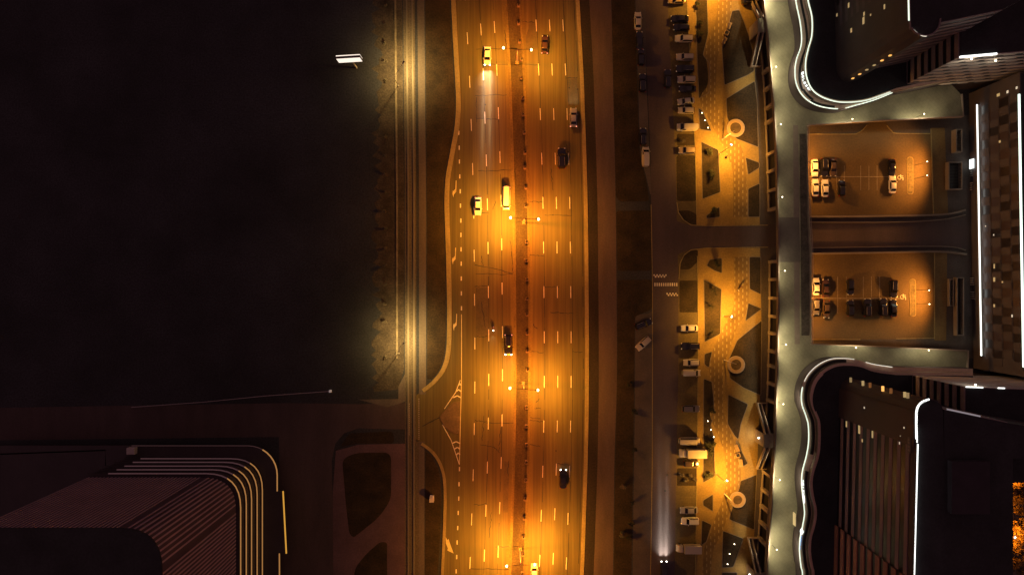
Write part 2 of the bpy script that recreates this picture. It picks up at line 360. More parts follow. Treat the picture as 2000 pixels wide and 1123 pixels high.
sheet('roadside_lane', [[(1238, -380), (1241, 0), (1246, 160), (1250, 300), (1262, 345), (1270, 380), (1272, 380), (1262, 150), (1258, -380)],
                        [(1241, 616), (1268, 612), (1275, 606), (1275, 900), (1270, 1480), (1232, 1480), (1237, 1000), (1240, 800)]], 0.010, mat('lane asphalt', (0.088, 0.070, 0.064), .85, .25, .2, fine=.16))
grass_polys += [
    rounded([(1180, -380), (1194.5, 0), (1198, 150), (1203, 385), (1211, 394), (1268, 393), (1262, 350), (1249, 310), (1244, 160), (1240, 0), (1236, -380)], 6),
    rounded([(1203.5, 412), (1271, 411), (1273, 529), (1206, 529)], 6),
    rounded([(1205.5, 547), (1273, 546), (1274, 604), (1240, 618), (1238, 800), (1235, 1000), (1228, 1480), (1192, 1480), (1199, 1100), (1202, 900), (1206, 700)], 6),
    rounded([(1322, 262), (1358, 262), (1358, 284), (1322, 285)], 4), rounded([(1321, 304), (1359, 304), (1360, 393), (1322, 393)], 5),
    rounded([(1324, 412), (1345, 411), (1360, 418), (1360, 440), (1345, 436), (1330, 425)], 4), rounded([(1328, 527), (1332, 505), (1345, 491), (1363, 488), (1363, 510), (1348, 526)], 4),
    rounded([(1327, 548), (1363, 548), (1363, 610), (1327, 610)], 3), rounded([(1322, 914), (1361, 914), (1361, 948), (1322, 948)], 3)]
gardens = [
    [(1357.6, -60), (1379.6, -60), (1383, 67), (1373, 108), (1386, 125), (1384.7, 182), (1365, 193), (1361, 101)],
    [(1430, 22), (1444, 20), (1461, 65), (1470, 101), (1473, 139), (1461, 147), (1415, 167), (1410, 98)],
    [(1418.5, 193), (1474, 159), (1479, 203), (1481, 288), (1437, 271), (1420, 230)],
    [(1456, 308), (1483, 318), (1483, 328), (1461, 342)], [(1461, 369), (1484, 358), (1484, 424), (1461, 424)],
    [(1364, 211), (1372, 217), (1390, 257), (1367, 253)], [(1369.5, 277), (1403, 293), (1407, 376), (1372, 389)],
    [(1379.6, 421), (1405, 404), (1406, 424), (1380, 427)], [(1380, 519), (1386, 507), (1410, 504), (1410, 534), (1396, 529)],
    [(1374.5, 546), (1409, 564.5), (1407, 652), (1376, 668)], [(1463.5, 502), (1486, 502), (1486, 575), (1464, 564.5)],
    [(1461, 591.5), (1488, 603), (1456, 627)], [(1440, 664), (1488, 625), (1486, 772), (1452, 757), (1425, 738), (1424, 700)],
    [(1376, 691), (1391, 686), (1384.6, 718), (1376, 712)], [(1374.5, 739), (1392, 746), (1395, 807), (1388, 831), (1395, 855), (1396.5, 929), (1373, 942.6)],
    [(1422, 770), (1461, 789), (1447, 827.6), (1442, 858), (1435, 851), (1421, 827.6)], [(1437, 858), (1461, 905), (1447, 912)],
    [(1445.5, 939), (1478, 926), (1473, 1034), (1423.6, 1013.6)], [(1373, 976.4), (1392.4, 964.6), (1392.4, 998.4), (1373, 986.6)],
    [(1371, 1015), (1390, 1024), (1379.6, 1057.6), (1369.4, 1064.4)], [(1411.7, 1035.6), (1452, 1051), (1432, 1106.7), (1410, 1108)],
    [(1410, 1117), (1440, 1117), (1430, 1200), (1408, 1200)]]
bm = bmesh.new()
for pl in grass_polys: flat(bm, [P(p[0], p[1]) for p in pl], 0.016)
for pl in gardens: flat(bm, [P(p[0], p[1]) for p in rounded(pl, 3, 3)], 0.016)
g = obj('grass', bm, M_GRASS); g['kind'] = 'stuff'
g['label'] = 'dark grass plots of the roadside verges and garden beds'
# bed edging: thin raised kerbs round the garden beds
bm = bmesh.new()
for pl in gardens:
    q = [P(p[0], p[1]) for p in rounded(pl, 3, 3)]; ribbon(bm, q + [q[0], q[1]], 0.16, 0.004, 0.09)
obj('bed_kerb', bm, mat('bed edging', (0.20, 0.16, 0.12), 0.8, .2, .5), None)['kind'] = 'structure'
# wavy brick path
bl = [(1400, -60), (1402, 0), (1396, 50), (1376, 100), (1381, 125), (1382, 165), (1367, 195), (1386, 237), (1414, 290), (1431, 338), (1432, 424)]
br_ = [(1432, -60), (1430, 0), (1423, 50), (1405, 100), (1400, 125), (1398, 175), (1399, 200), (1416, 240), (1449, 290), (1457, 335), (1460, 424)]
bl2 = [(1434, 502), (1434, 575), (1430, 607), (1413, 640), (1391, 688), (1385, 718), (1390, 750), (1394, 795), (1386.5, 811), (1407, 861), (1417, 900), (1418, 946), (1410, 980), (1396, 1013), (1385, 1047), (1374, 1081), (1371, 1180)]
br2 = [(1462, 502), (1462, 575), (1459, 607), (1440, 640), (1423, 688), (1413, 718), (1412, 750), (1412, 795), (1416, 815), (1434, 861), (1445, 900), (1446, 946), (1432, 980), (1420, 1013), (1407, 1047), (1392, 1081), (1384, 1180)]
sheet('brick_path', [smooth_pts(bl, 5) + smooth_pts(br_, 5)[::-1], smooth_pts(bl2, 5) + smooth_pts(br2, 5)[::-1]], 0.020, M_BRICK)
# kerbs along the service road and bays
bm = bmesh.new()
ribbon(bm, px_line([(interp(BYR, y) + .5, y) for y in range(-380, 430, 20)]), 0.18, 0, 0.13)
ribbon(bm, px_line([(interp(BYR, y) + .5, y) for y in range(500, 1480, 20)]), 0.18, 0, 0.13)
ribbon(bm, px_line([(interp(SRL, y), y) for y in range(400, 1480, 20)]), 0.2, 0, 0.05)
ribbon(bm, px_line([(1322, 395), (1325, 415), (1335, 430), (1350, 440), (1380, 441.5), (1500, 440)]), 0.2, 0, 0.13)
ribbon(bm, px_line([(1326, 545), (1328, 515), (1336, 498), (1350, 488), (1380, 484.5), (1500, 483)]), 0.2, 0, 0.13)
struct(obj('side_kerb', bm, M_KERB))

# ================================================================== ROAD MARKINGS
def mark(name, shapes, m=M_PAINT, z=0.016):
    bm = bmesh.new()
    for pl in shapes: flat(bm, [P(x, y) for x, y in pl], z)
    return obj(name, bm, m, road)
def dash(x0, y0, x1, y1, w):
    a, b = Vector((x0, y0)), Vector((x1, y1)); n = Vector((-(b - a).y, (b - a).x)).normalized() * w / 2
    return [a - n, b - n, b + n, a + n]
offs = {'A': (-135.6, [-22, 64, 149, 233, 319, 404, 488, 574, 659, 745, 826, 916, 1002, 1087]), 'B': (-108.4, [-38, 47, 134, 219, 302, 388, 473, 559, 643, 730, 815, 901, 985, 1073]),
        'C': (-81.6, [-44, 42, 126, 210, 296, 381, 466, 552, 637, 721, 809, 892, 980, 1065]), 'D': (0, [-47, 39, 125, 212, 299, 385, 472, 559, 647, 734, 821, 909, 995, 1083]),
        'E': (26.3, [-47, 39, 125, 212, 299, 385, 472, 559, 647, 734, 821, 905, 992, 1079]), 'F': (52.4, [-47, 39, 125, 212, 299, 385, 472, 559, 647, 734, 821, 909, 1001, 1088])}
dashes = []
for k, (o_, ys) in offs.items():
    for y in ys: dashes.append(dash(D(y) + o_, y, D(y + 23) + o_, y + 23, 1.35))
mark('lane_marking', dashes)
tiny = [(896, 260), (897, 289), (897.3, 316), (898, 345), (899, 374), (899.4, 402), (900, 431), (900.2, 459), (900.6, 487), (900.9, 515), (901, 544), (901.2, 573), (901.4, 602),
        (897.5, 915.5), (896.6, 945), (896, 973), (895, 1001), (894, 1030.5), (893, 1058.6), (892, 1087), (891, 1115)]
mark('lane_marking', [dash(x, y - 4, x - .1, y + 4, 2.2) for x, y in tiny])
mark('edge_marking', [dash(901.3, 614, 901.3, 742, 1.5), dash(901.3, 742, 897.3, 907, 1.5)], mat('yellowish paint', (.60, .50, .28), .6, .2, 1))
hat = [dash(899, 742, 890, 766, 1.3), dash(890, 766, 868, 798, 1.3), dash(864, 829, 881, 859, 1.3), dash(881, 859, 897, 906, 1.3)]
for yy, xl in ((750, 896), (762, 891), (774, 885.5)): hat += [dash(xl, yy + 2, (xl + 901) / 2, yy - 1.5, 2.2), dash((xl + 901) / 2, yy - 1.5, 900.5, yy + 2.5, 2.2)]
for yy, xl in ((864, 883), (875, 887.5), (886, 891.5)): hat += [dash(xl, yy + 1.5, (xl + 899) / 2, yy - 2, 2.2), dash((xl + 899) / 2, yy - 2, 898.5, yy + 1.5, 2.2)]
mark('hatched_marking', hat, z=0.020)
arr = []
for x, y in ((891, 353), (890, 484), (892, 613)):
    arr += [[(x - .9, y), (x + .7, y), (x + .1, y + 22), (x - 1.6, y + 20)], [(x - 1.6, y + 16), (x + .1, y + 22), (x - 4.5, y + 27), (x - 5.5, y + 33), (x - 7.2, y + 26), (x - 6.6, y + 19), (x - 5.6, y + 21)]]
arr += [[(870.5, 1048), (874, 1054), (876, 1051.5), (880, 1064), (886, 1080), (873.5, 1074), (875, 1070), (871, 1061)]]
mark('arrow_marking', arr, mat('yellow arrow paint', (.62, .50, .24), .6, .2, 1), z=0.020)
zig = []
for i in range(9):
    x = 1276.2 + i * 2.85; zig.append([(x, 536 + (i % 2) * 3), (x + 2.85, 536 + (i % 2) * 3), (x + 2.85, 539 + (i % 2) * 3), (x, 539 + (i % 2) * 3)])
for i in range(8):
    x = 1301.5 + i * 2.85; zig.append([(x, 572 + (i % 2) * 3), (x + 2.85, 572 + (i % 2) * 3), (x + 2.85, 575 + (i % 2) * 3), (x, 575 + (i % 2) * 3)])
for i in range(11): zig.append([(1278 + i * 4.25, 552.5), (1280.4 + i * 4.25, 552.5), (1280.4 + i * 4.25, 559), (1278 + i * 4.25, 559)])
mark('crossing_marking', zig, mat('crossing paint', (.75, .66, .5), .6, .3, .6), z=0.020)
# tram crossing dots
dots = []
for i in range(17): dots.append([(798.5, 788 + i * 3.7), (800.3, 788 + i * 3.7), (800.3, 789.8 + i * 3.7), (798.5, 789.8 + i * 3.7)])
for i in range(22): dots.append([(817.3, 778 + i * 3.7), (819.1, 778 + i * 3.7), (819.1, 779.8 + i * 3.7), (817.3, 779.8 + i * 3.7)])
mark('crossing_marking', dots, mat('dot paint', (.42, .36, .30), .7), z=0.020)
sheet('traffic_island', [rounded([(858, 815), (868, 802), (886, 785), (899, 783), (898, 845), (893, 847), (880, 843), (868, 833)], 3)], 0.13, mat('island paving', (.13, .085, .05), .85, .3, .3, fine=.2))
bm = bmesh.new(); q = [P(x, y) for x, y in rounded([(858, 815), (868, 802), (886, 785), (899, 783), (898, 845), (893, 847), (880, 843), (868, 833)], 3)]
prism(bm, q, 0.0, 0.128); struct(obj('island_kerb', bm, M_KERB))
# tar seams, joints and cracks
seams = []
for o_ in (-109.5, -83, -27.0 + 27, 54, 75):
    pts = along(o_ + 1.2)
    for (xa, ya), (xb, yb) in zip(pts, pts[1:]):
        if random.random() < 0.86: seams.append(dash(xa, ya, xb, yb, random.choice((.7, .9, 1.1))))
def jag(x0, y0, x1, y1, n=9, amp=1.3, w=1.15):
    out = []; p = (x0, y0)
    for i in range(1, n + 1):
        t = i / n; q = (x0 + (x1 - x0) * t + random.uniform(-amp, amp) * (i < n), y0 + (y1 - y0) * t + random.uniform(-amp, amp) * (i < n))
        out.append(dash(p[0], p[1], q[0], q[1], w * random.uniform(.6, 1.3))); p = q
    return out
for a in [(930, 97, 1010, 96), (960, 126, 1055, 127), (932, 232, 972, 234), (934, 334, 1000, 333), (928, 187, 990, 186), (1018, 43, 1045, 44), (1105, 153, 1128, 152), (927, 517, 1005, 534), (929, 535, 1002, 536),
          (927, 560, 955, 559), (1035, 498, 1062, 500), (1035, 394, 1060, 395), (1034, 687, 1062, 688), (1118, 687, 1138, 687), (950, 826, 1005, 826), (928, 820, 952, 824), (1034, 820, 1060, 823), (1030, 815, 1055, 817),
          (920, 1110, 995, 1111), (968, 1068, 1012, 1067), (928, 658, 956, 657), (1032, 866, 1055, 872), (938, 868, 965, 872), (965, 872, 975, 884), (993, 900, 992, 930), (945, 812, 942, 860), (978, 835, 974, 880),
          (996, 470, 1003, 535), (1042, 636, 1050, 642), (968, 393, 962, 410), (940, 500, 943, 520), (1106, 282, 1110, 300), (930, 190, 931, 240), (1046, 786, 1054, 778), (1044, 797, 1056, 797), (1075, 610, 1120, 612), (1064, 420, 1118, 421), (1060, 560, 1092, 561), (922, 415, 955, 416), (940, 590, 948, 640), (985, 60, 990, 92), (1088, 905, 1112, 908), (925, 985, 952, 984), (1006, 330, 1004, 372), (960, 1000, 955, 1050), (1076, 330, 1080, 372)]:
    seams += jag(*a)
seams += jag(858, 815, 825, 832, 8, .8, 1.6) + jag(868, 802, 888, 795, 6, .8, .8) + jag(866, 834, 895, 848, 8, .5, .9)
mark('tar_seam', seams, M_TAR, z=0.012)
pat = [[(928, 168), (946, 168), (947, 232), (931, 233)], [(1107, 155), (1127, 153), (1131, 205), (1110, 207)], [(929, 562), (953, 562), (954, 655), (929, 656)], [(1036, 43), (1046, 44), (1050, 96), (1020, 98)], [(985, 900), (1002, 905), (1000, 1000), (982, 1000)]]
mark('asphalt_patch', pat, M_PATCH, z=0.010)
mh = []
for x, y, r in ((1303, 927, 2.6), (1299, 958, 2.2), (1112, 172, 1.6), (1128, 175, 1.6), (1080, 420, 1.4), (1042, 634, 1.3), (948, 205, 1.5), (1086, 880, 1.4)):
    mh.append([(x + r * math.cos(t * .5236), y + r * math.sin(t * .5236)) for t in range(12)])
mark('manhole_cover', mh, M_TAR, z=0.021)

# ================================================================== STREET LAMPS
SOD_R, SOD_Y = (1.0, 0.205, 0.015), (1.0, 0.64, 0.06)
def median_lamp(px, py, rz, gain, label):
    b = P(px, py)
    t = thing('street_lamp', label, 'street lamp', (b.x, b.y, 0.0), rz, 'double armed lamps along the median')
    bm = bmesh.new(); tube(bm, (0, 0, 0.3), (0, 0, 11.6), 0.17, 0.09, 10); obj('pole', bm, M_WPOLE, t, 40)
    bm = bmesh.new(); box(bm, -.45, -.45, 0, .45, .45, 0.5); bmesh.ops.bevel(bm, geom=bm.edges[:], offset=.06, affect='EDGES'); obj('base', bm, M_KERB, t)
    for s, gn in ((-1, gain[0]), (1, gain[1])):
        bm = bmesh.new(); tube(bm, (0, 0, 11.5), (s * 1.6, 0, 11.95), .055); tube(bm, (s * 1.6, 0, 11.95), (s * 3.3, 0, 12.05), .05); obj('arm', bm, M_DSTEEL, t)
        bm = bmesh.new(); prism(bm, rounded([(s * 3.1 - .1, -.17), (s * 3.1 + .1 + .75 * s, -.2), (s * 3.1 + .1 + .75 * s, .2), (s * 3.1 - .1, .17)], .1), 12.0, 12.16)
        hd = obj('lamp_head', bm, M_STEEL, t)
        bm = bmesh.new(); ball(bm, (s * 3.65, 0, 12.0), .36, .62); obj('lens', bm, M_SODIUM, hd, 60)
        L = (s * 3.65, 0, 11.7)
        spot(L, SOD_R, 22000 * gn, 160, .5, (s * 4.8, 0, 0), .3, t, wing=.55)
        spot(L, SOD_Y, 19000 * gn, 136, 1.0, (s * 11.5, 0, 0), .3, t, wing=.4)
median_lamp(1010, 124, R(-4), (.62, .62), 'double armed street lamp nearest the top edge, between white car and maroon car')
median_lamp(1023, 435, R(-3), (1.4, .66), 'double armed street lamp on the median just below the white van')
median_lamp(1022, 748, R(-4), (.95, .85), 'double armed street lamp on the median level with hatched road markings')
median_lamp(1016, 1071, R(3), (1.2, 1.15), 'double armed street lamp on the median beside the white car at bottom edge')

def garden_lamp(bx, by, hx, hy, h, power, label, group='lamps of the garden promenade', col=(1.0, .57, .05), r=.1, wing=0.0, lr=.30):
    b = P(bx, by); q = P(hx, hy, h) - b
    t = thing('street_lamp', label, 'street lamp', (b.x, b.y, 0.0), math.atan2(q.y, q.x), group)
    d = q.length
    bm = bmesh.new(); tube(bm, (0, 0, .2), (0, 0, h - .2), r, r * .55, 10); obj('pole', bm, M_DSTEEL, t, 40)
    bm = bmesh.new(); tube(bm, (0, 0, 0), (0, 0, .35), .22, .18, 10); obj('base', bm, M_STEEL, t, 40)
    bm = bmesh.new(); tube(bm, (0, 0, h - .3), (d, 0, h + .1), .05); obj('arm', bm, M_WPOLE, t)
    bm = bmesh.new(); prism(bm, rounded([(d - .15, -.17), (d + .6, -.2), (d + .6, .2), (d - .15, .17)], .1), h + .06, h + .2); hd = obj('lamp_head', bm, M_STEEL, t)
    bm = bmesh.new(); ball(bm, (d + .3, 0, h + .05), lr, .6); obj('lens', bm, M_WARM, hd, 60)
    spot((d + .3, 0, h - .2), col, power, 158, .6, (d + .2, 0, 0), .3, t, wing=wing)
GY = (1.0, .45, .06)
garden_lamp(1406, 300, 1427, 285, 9, 22500, 'garden street lamp on the brick path just right of the uppermost round planter', col=GY)
garden_lamp(1413, 617, 1431, 619, 9, 22500, 'garden street lamp beside the bed with three bare saplings', col=GY)
garden_lamp(1399, 925, 1419, 940, 9, 22500, 'garden street lamp near the lowest round planter', col=GY)
garden_lamp(1384, -38, 1402, -55, 9, 21000, 'garden street lamp at the top end of the brick path', col=GY)
TC = (1.0, .66, .22)
garden_lamp(778, 168, 787, 124, 8, 14000, 'tall thin lamp by the upper lit stretch of tram track', 'lamps beside the tram track', TC, .08, 0, .16)
garden_lamp(779, 690, 787, 672, 8, 14000, 'tall thin lamp by the lower lit stretch of tram track', 'lamps beside the tram track', TC, .08, 0, .16)

def small_lamp(px, py, z, h, label, col, power, group, name='bollard_light', lens=M_WARM, r=.14, aim=(1, 0)):
    b = P(px, py, z + h); t = thing(name, label, 'lamp', (b.x, b.y, z), 0, group)
    bm = bmesh.new(); tube(bm, (0, 0, 0), (0, 0, h - .12), .06, .05, 8); obj('post', bm, M_DSTEEL, t)
    bm = bmesh.new(); ball(bm, (0, 0, h), r); obj('lens', bm, lens, t, 60)
    if power and name == 'lot_lamp': spot((0, 0, h - .25), col, power * .62, 150, .6, (-3.6, 0, 0), .15, t, wing=1.1)
    elif power: spot((0, 0, h - .25), col, power * (.46 if py > 700 else .78), 156, .6, (2.1 * aim[0], 2.1 * aim[1], 0), .15, t, wing=2.3)
for (x, y), w in zip(((1371, 221), (1377, 235.5), (1383, 250)), ('highest', 'middle', 'lowest')):
    small_lamp(x, y, 0, .7, f'{w} of three small lights in the wedge-shaped bed by the cream van', GY, 0, 'garden bollard lights')
for (x, y), w in zip(((1382.5, 822), (1388.5, 839), (1394, 853)), ('highest', 'middle', 'lowest')):
    small_lamp(x, y, 0, .7, f'{w} of three small lights beside the long bed above the minibus', GY, 0, 'garden bollard lights')
for (x, y), w in zip(((1434.5, 1062), (1425, 1081), (1421, 1101)), ('highest', 'middle', 'lowest')):
    small_lamp(x, y, 0, .7, f'{w} of three small lights in the bed at the bottom edge', GY, 0, 'garden bollard lights')
LOTC = (1.0, .39, .07)
for x, y, h, pw, lb in ((1811, 316, 6, 8500, 'upper of two small lamps on the upper parking lot'), (1811, 343, 6, 8000, 'lower of two small lamps on the upper parking lot'),
                        (1815, 567, 6, 8000, 'upper of two small lamps on the lower parking lot'), (1815.5, 594, 6, 8500, 'lower of two small lamps on the lower parking lot')):
    small_lamp(x, y, 0, h, lb, LOTC, pw, 'parking lot lamps', 'lot_lamp', M_WARM, .13)

# ================================================================== TERRACE DECK
ZD = 7.0
dl = [(1478, -150), (1492, 0), (1498, 60), (1504, 120), (1511, 200), (1516, 280), (1519, 380), (1520.5, 480), (1520.5, 580), (1519, 700), (1516, 800), (1512, 900), (1506, 1000), (1497, 1123), (1482, 1280)]
dl_s = smooth_pts(dl, 5)
deck_poly = dl_s + [(1600, 1280), (1760, 900), (1888, 727), (1890, 685), (1740, 678), (1584, 672), (1584, 500), (1580, 420), (1577, 320), (1576, 245), (1720, 236), (1880, 228), (1877, 185), (1760, 60), (1600, -150)]
deck = thing('terrace_deck', 'raised greenish terrace deck with small lamps running from top to bottom edge', 'terrace')
bm = bmesh.new(); prism(bm, ccw([P(x, y, ZD) for x, y in deck_poly]), 6.5, ZD); obj('slab', bm, M_DECK, deck)
bm = bmesh.new(); ribbon(bm, px_line(dl_s, ZD), .35, 6.3, ZD + .9, shift=-.18)
obj('left_parapet', bm, M_TAN, deck)
for seg in ([(1576, 245), (1720, 236), (1880, 228), (1877, 185)], [(1584, 672), (1740, 678), (1890, 685), (1888, 727)]):
    bm = bmesh.new(); q = px_line(seg, ZD); ribbon(bm, q, .3, 6.3, ZD + .6); obj('wing_parapet', bm, M_CONC, deck)
# bridge railing with posts, and the darker strip beside it
bm = bmesh.new(); rl = smooth_pts([(1576, 247), (1577, 320), (1580, 420), (1584, 500), (1584, 670)], 6); q = px_line(rl, ZD)
ribbon(bm, q, .12, ZD + 1.0, ZD + 1.08, shift=.1); ribbon(bm, q, .18, ZD, ZD + .1, shift=.1)
for p in q[::2]: box(bm, p.x - .16, p.y - .05, ZD, p.x - .04, p.y + .05, ZD + 1.05)
obj('railing', bm, M_CONC, deck)
sheet('dark_strip', [[(1561, 262), (1573, 262), (1576, 420), (1580, 500), (1580, 655), (1565, 655), (1563, 420)]], ZD + .12, mat('dark strip surface', (.085, .07, .05), .95, .5, .5, fine=.3), deck, ZD)
sheet('walk_strip', [[(1549, 245), (1559, 245), (1561, 420), (1562, 672), (1552, 672), (1550, 420)]], ZD + .006, M_TAN, deck, ZD)
sheet('bridge_surface', [[(1520, 425), (1561, 425), (1563, 512), (1522, 512)]], ZD + .008, mat('bridge asphalt', (.15, .13, .10), .8, .2, .2, fine=.1), deck, ZD)
# front wall below: plinth, dark glass, piers
base_x = lambda y: interp([(-150, 1463), (0, 1475), (120, 1488), (200, 1493.5), (300, 1497.5), (450, 1502), (600, 1502.5), (700, 1501), (800, 1497), (900, 1491), (1000, 1484), (1123, 1476), (1280, 1462)], y)
piers = [-100, -30, 144, 178, 214, 242, 304, 338, 375, 411, 512, 546, 582, 617, 650, 684.5, 713, 747, 780, 919, 954, 986, 1017, 1049, 1180]
def wallseg(y0, y1): return [(base_x(y), y) for y in [y0 + (y1 - y0) * i / 10 for i in range(11)]]
bm = bmesh.new(); bm2 = bmesh.new(); bm3 = bmesh.new()
for y0, y1 in ((-150, 411), (512, 1280)):
    ribbon(bm, px_line(wallseg(y0, y1)), .3, 0, .55); ribbon(bm2, px_line([(x + 4.5, y) for x, y in wallseg(y0, y1)]), .12, .5, 6.5)
    ribbon(bm3, px_line([(x + .5, y) for x, y in wallseg(y0, y1)]), .22, 5.9, 6.5)
obj('plinth', bm, M_CONC, deck); obj('shop_glazing', bm2, M_GLASS, deck); obj('lintel', bm3, M_TAN, deck)
for y in piers:
    p = P(base_x(y), y); bm = bmesh.new(); box(bm, p.x - .28, p.y - .42, 0, p.x + .62, p.y + .42, 6.48); obj('pier', bm, M_CONC, deck)
# deck lamps
DKC = (1.0, .85, .55)
dk = [(1516, 131, 2058, 'deck lamp level with the deck edge sign letters, uppermost on the long deck'), (1525, 243, 970, 'deck lamp at the top corner where the bridge starts'), (1528, 385, 294, 'deck lamp beside the upper middle of the bridge'), (1533, 529, 499, 'deck lamp beside the lower middle of the bridge'),
      (1535, 673, 1470, 'deck lamp level with the lower wing parapet'), (1530, 789, 2646, 'deck lamp level with the top of the middle staircase'), (1523, 937, 2646, 'deck lamp below the middle staircase'), (1517, 1073, 2646, 'deck lamp nearest the bottom edge'), (1508, -10, 2058, 'deck lamp at the top edge'),
      (1665, 233, 678, 'deck lamp on the upper wing, left one'), (1805, 223, 808, 'deck lamp on the upper wing, right one'), (1672, 679, 678, 'deck lamp on the lower wing, left one'), (1814, 684, 678, 'deck lamp on the lower wing, right one')]
for x, y, pw, lb in dk: small_lamp(x, y, ZD, 3.6, lb, DKC, pw, 'lamps on the terrace deck', 'deck_lamp', M_WARM, .15, (1, 0) if x < 1600 else (0, 1) if y < 300 else (0, -1))

def staircase(yc, label, lit):
    c = P(base_x(yc), yc); lx = c.x
    t = thing('staircase', label, 'staircase', (lx, c.y, 0), 0, 'double staircases up to the terrace')
    bm = bmesh.new(); box(bm, -2.7, -1.9, 6.55, 2.4, 1.9, 7.012); obj('landing', bm, M_DECK, t)
    bm = bmesh.new(); box(bm, -2.7, -1.8, 0, -2.4, 1.8, 6.5); obj('front_wall', bm, M_CONC, t)
    for s in (1, -1):
        bm = bmesh.new(); n = 20
        for i in range(n):
            y0 = s * (1.9 + i * .36); y1 = s * (1.9 + (i + 1) * .36); z = 6.6 - (i + 1) * 6.6 / (n + 1)
            box(bm, -2.35, min(y0, y1), max(0, z - 1.2), -.55, max(y0, y1), z)
        obj('flight', bm, M_PAVED, t)
        for off, zz in ((-2.5, 0), (-1.4, .05)):
            bm = bmesh.new()
            a = [(off, s * 1.9, 7.9 + zz), (off, s * 9.1, 1.4 + zz)]
            for (x, y, z) in a[:1]:
                vs = [bm.verts.new(v) for v in ((x - .09, s * 1.9, 6.6), (x + .09, s * 1.9, 6.6), (x + .09, s * 1.9, z), (x - .09, s * 1.9, z), (x - .09, s * 9.1, 0), (x + .09, s * 9.1, 0), (x + .09, s * 9.1, 1.5), (x - .09, s * 9.1, 1.5))]
                for f in ((0, 1, 2, 3), (4, 7, 6, 5), (0, 4, 5, 1), (1, 5, 6, 2), (2, 6, 7, 3), (3, 7, 4, 0)): bm.faces.new([vs[i] for i in f])
            obj('parapet', bm, M_CONC, t)
        bm = bmesh.new(); box(bm, -2.6, s * 9.1 - .1, 0, .2, s * 9.1 + .1, 1.3); obj('end_wall', bm, M_CONC, t)
    if lit:
        bm = bmesh.new(); ball(bm, (-2.95, 0, 3.4), .22); obj('wall_lamp', bm, M_WARM, t, 60)
        spot((-3.3, 0, 3.2), (1, .82, .62), lit * .9, 130, 1.0, (-5.5, 0, 0), .2, t)
staircase(68, 'double staircase climbing to the terrace near the top edge', 0)
staircase(850, 'double staircase climbing to the terrace with white lamp at its middle', 650)
staircase(1112, 'double staircase climbing to the terrace, cut by the bottom edge', 500)

# ================================================================== COURTYARD
sheet('parking_lot', [[(1545, 262), (1668, 262), (1684, 255), (1700, 238), (1730, 238), (1742, 255), (1752, 261), (1818, 261), (1823, 418), (1545, 421)], [(1545, 494), (1825, 492), (1825, 660), (1815, 662), (1545, 664)]], 0.008, M_LOT)
sheet('lot_sidewalk', [[(1818, 250), (1845, 250), (1852, 418), (1823, 418)], [(1825, 492), (1850, 492), (1848, 665), (1825, 665)]], 0.010, mat('lot paving', (.18, .115, .04), .85, .25, .2, fine=.16))
sheet('yard', [[(1540, 225), (1900, 225), (1905, 700), (1540, 700)]], 0.004, M_PAVED)
bm = bmesh.new()
for seg in ([(1560, 262.5), (1660, 262.5), (1674, 261), (1684, 255), (1693, 245)], [(1732, 246), (1741, 256), (1752, 261), (1816, 261.5)], [(1818, 252), (1823, 418)], [(1825, 494), (1825, 662)], [(1750, 661.5), (1825, 660)], [(1560, 663), (1680, 663)]):
    ribbon(bm, px_line(smooth_pts(seg, 4)), .22, 0, .15)
struct(obj('lot_kerb', bm, M_KERB))
for i, seg in enumerate(([(1560, 424), (1700, 423), (1835, 420), (1882, 411)], [(1560, 434), (1750, 434), (1840, 429), (1884, 420)], [(1560, 485), (1750, 482), (1850, 482), (1884, 489)], [(1560, 496), (1700, 494), (1830, 492), (1884, 497)])):
    bm = bmesh.new(); ribbon(bm, px_line(smooth_pts(seg, 5)), .45 if i in (0, 3) else .25, 0, 1.1 if i in (0, 3) else .5)
    tag(obj('low_wall', bm, M_TAN), ('low concrete wall along the lower side of the upper parking lot', 'thin low wall on the upper side of the courtyard road', 'thin low wall on the lower side of the courtyard road', 'low concrete wall along the upper side of the lower parking lot')[i], 'wall', 'low walls along the courtyard road')
lm = [dash(1580, 345.5, 1742, 345.5, 1.0), dash(1585, 582.5, 1760, 583, 1.0)]
for x in (1600, 1618, 1634, 1649, 1681, 1697, 1713): lm += [dash(x, 324, x, 345, .7), dash(x, 346, x, 372, .7)]
for x in (1604, 1636, 1653, 1686, 1702, 1718): lm += [dash(x, 540, x, 582, .7), dash(x, 583, x, 612, .7)]
mark('bay_marking', lm, M_PAINTW, z=0.018)
def isa(cx, cy):                                   # wheelchair symbol painted on the bay
    out = []
    for i in range(14):
        a0, a1 = R(35 + i * 19), R(35 + (i + 1) * 19)
        out.append([(cx - 2 + 4.2 * math.cos(a0), cy + 4.2 * math.sin(a0)), (cx - 2 + 4.2 * math.cos(a1), cy + 4.2 * math.sin(a1)), (cx - 2 + 3.1 * math.cos(a1), cy + 3.1 * math.sin(a1)), (cx - 2 + 3.1 * math.cos(a0), cy + 3.1 * math.sin(a0))])
    out += [dash(cx, cy - 5.5, cx, cy + .5, 1.5), dash(cx, cy, cx + 5, cy, 1.4), dash(cx + 4.6, cy, cx + 4.6, cy + 5.5, 1.4), dash(cx, cy - 3, cx + 5, cy - 3, 1.2)]
    return out
mark('wheelchair_marking', isa(1759, 347), M_PAINT, z=0.019); mark('wheelchair_marking', isa(1764, 580), M_PAINT, z=0.019)
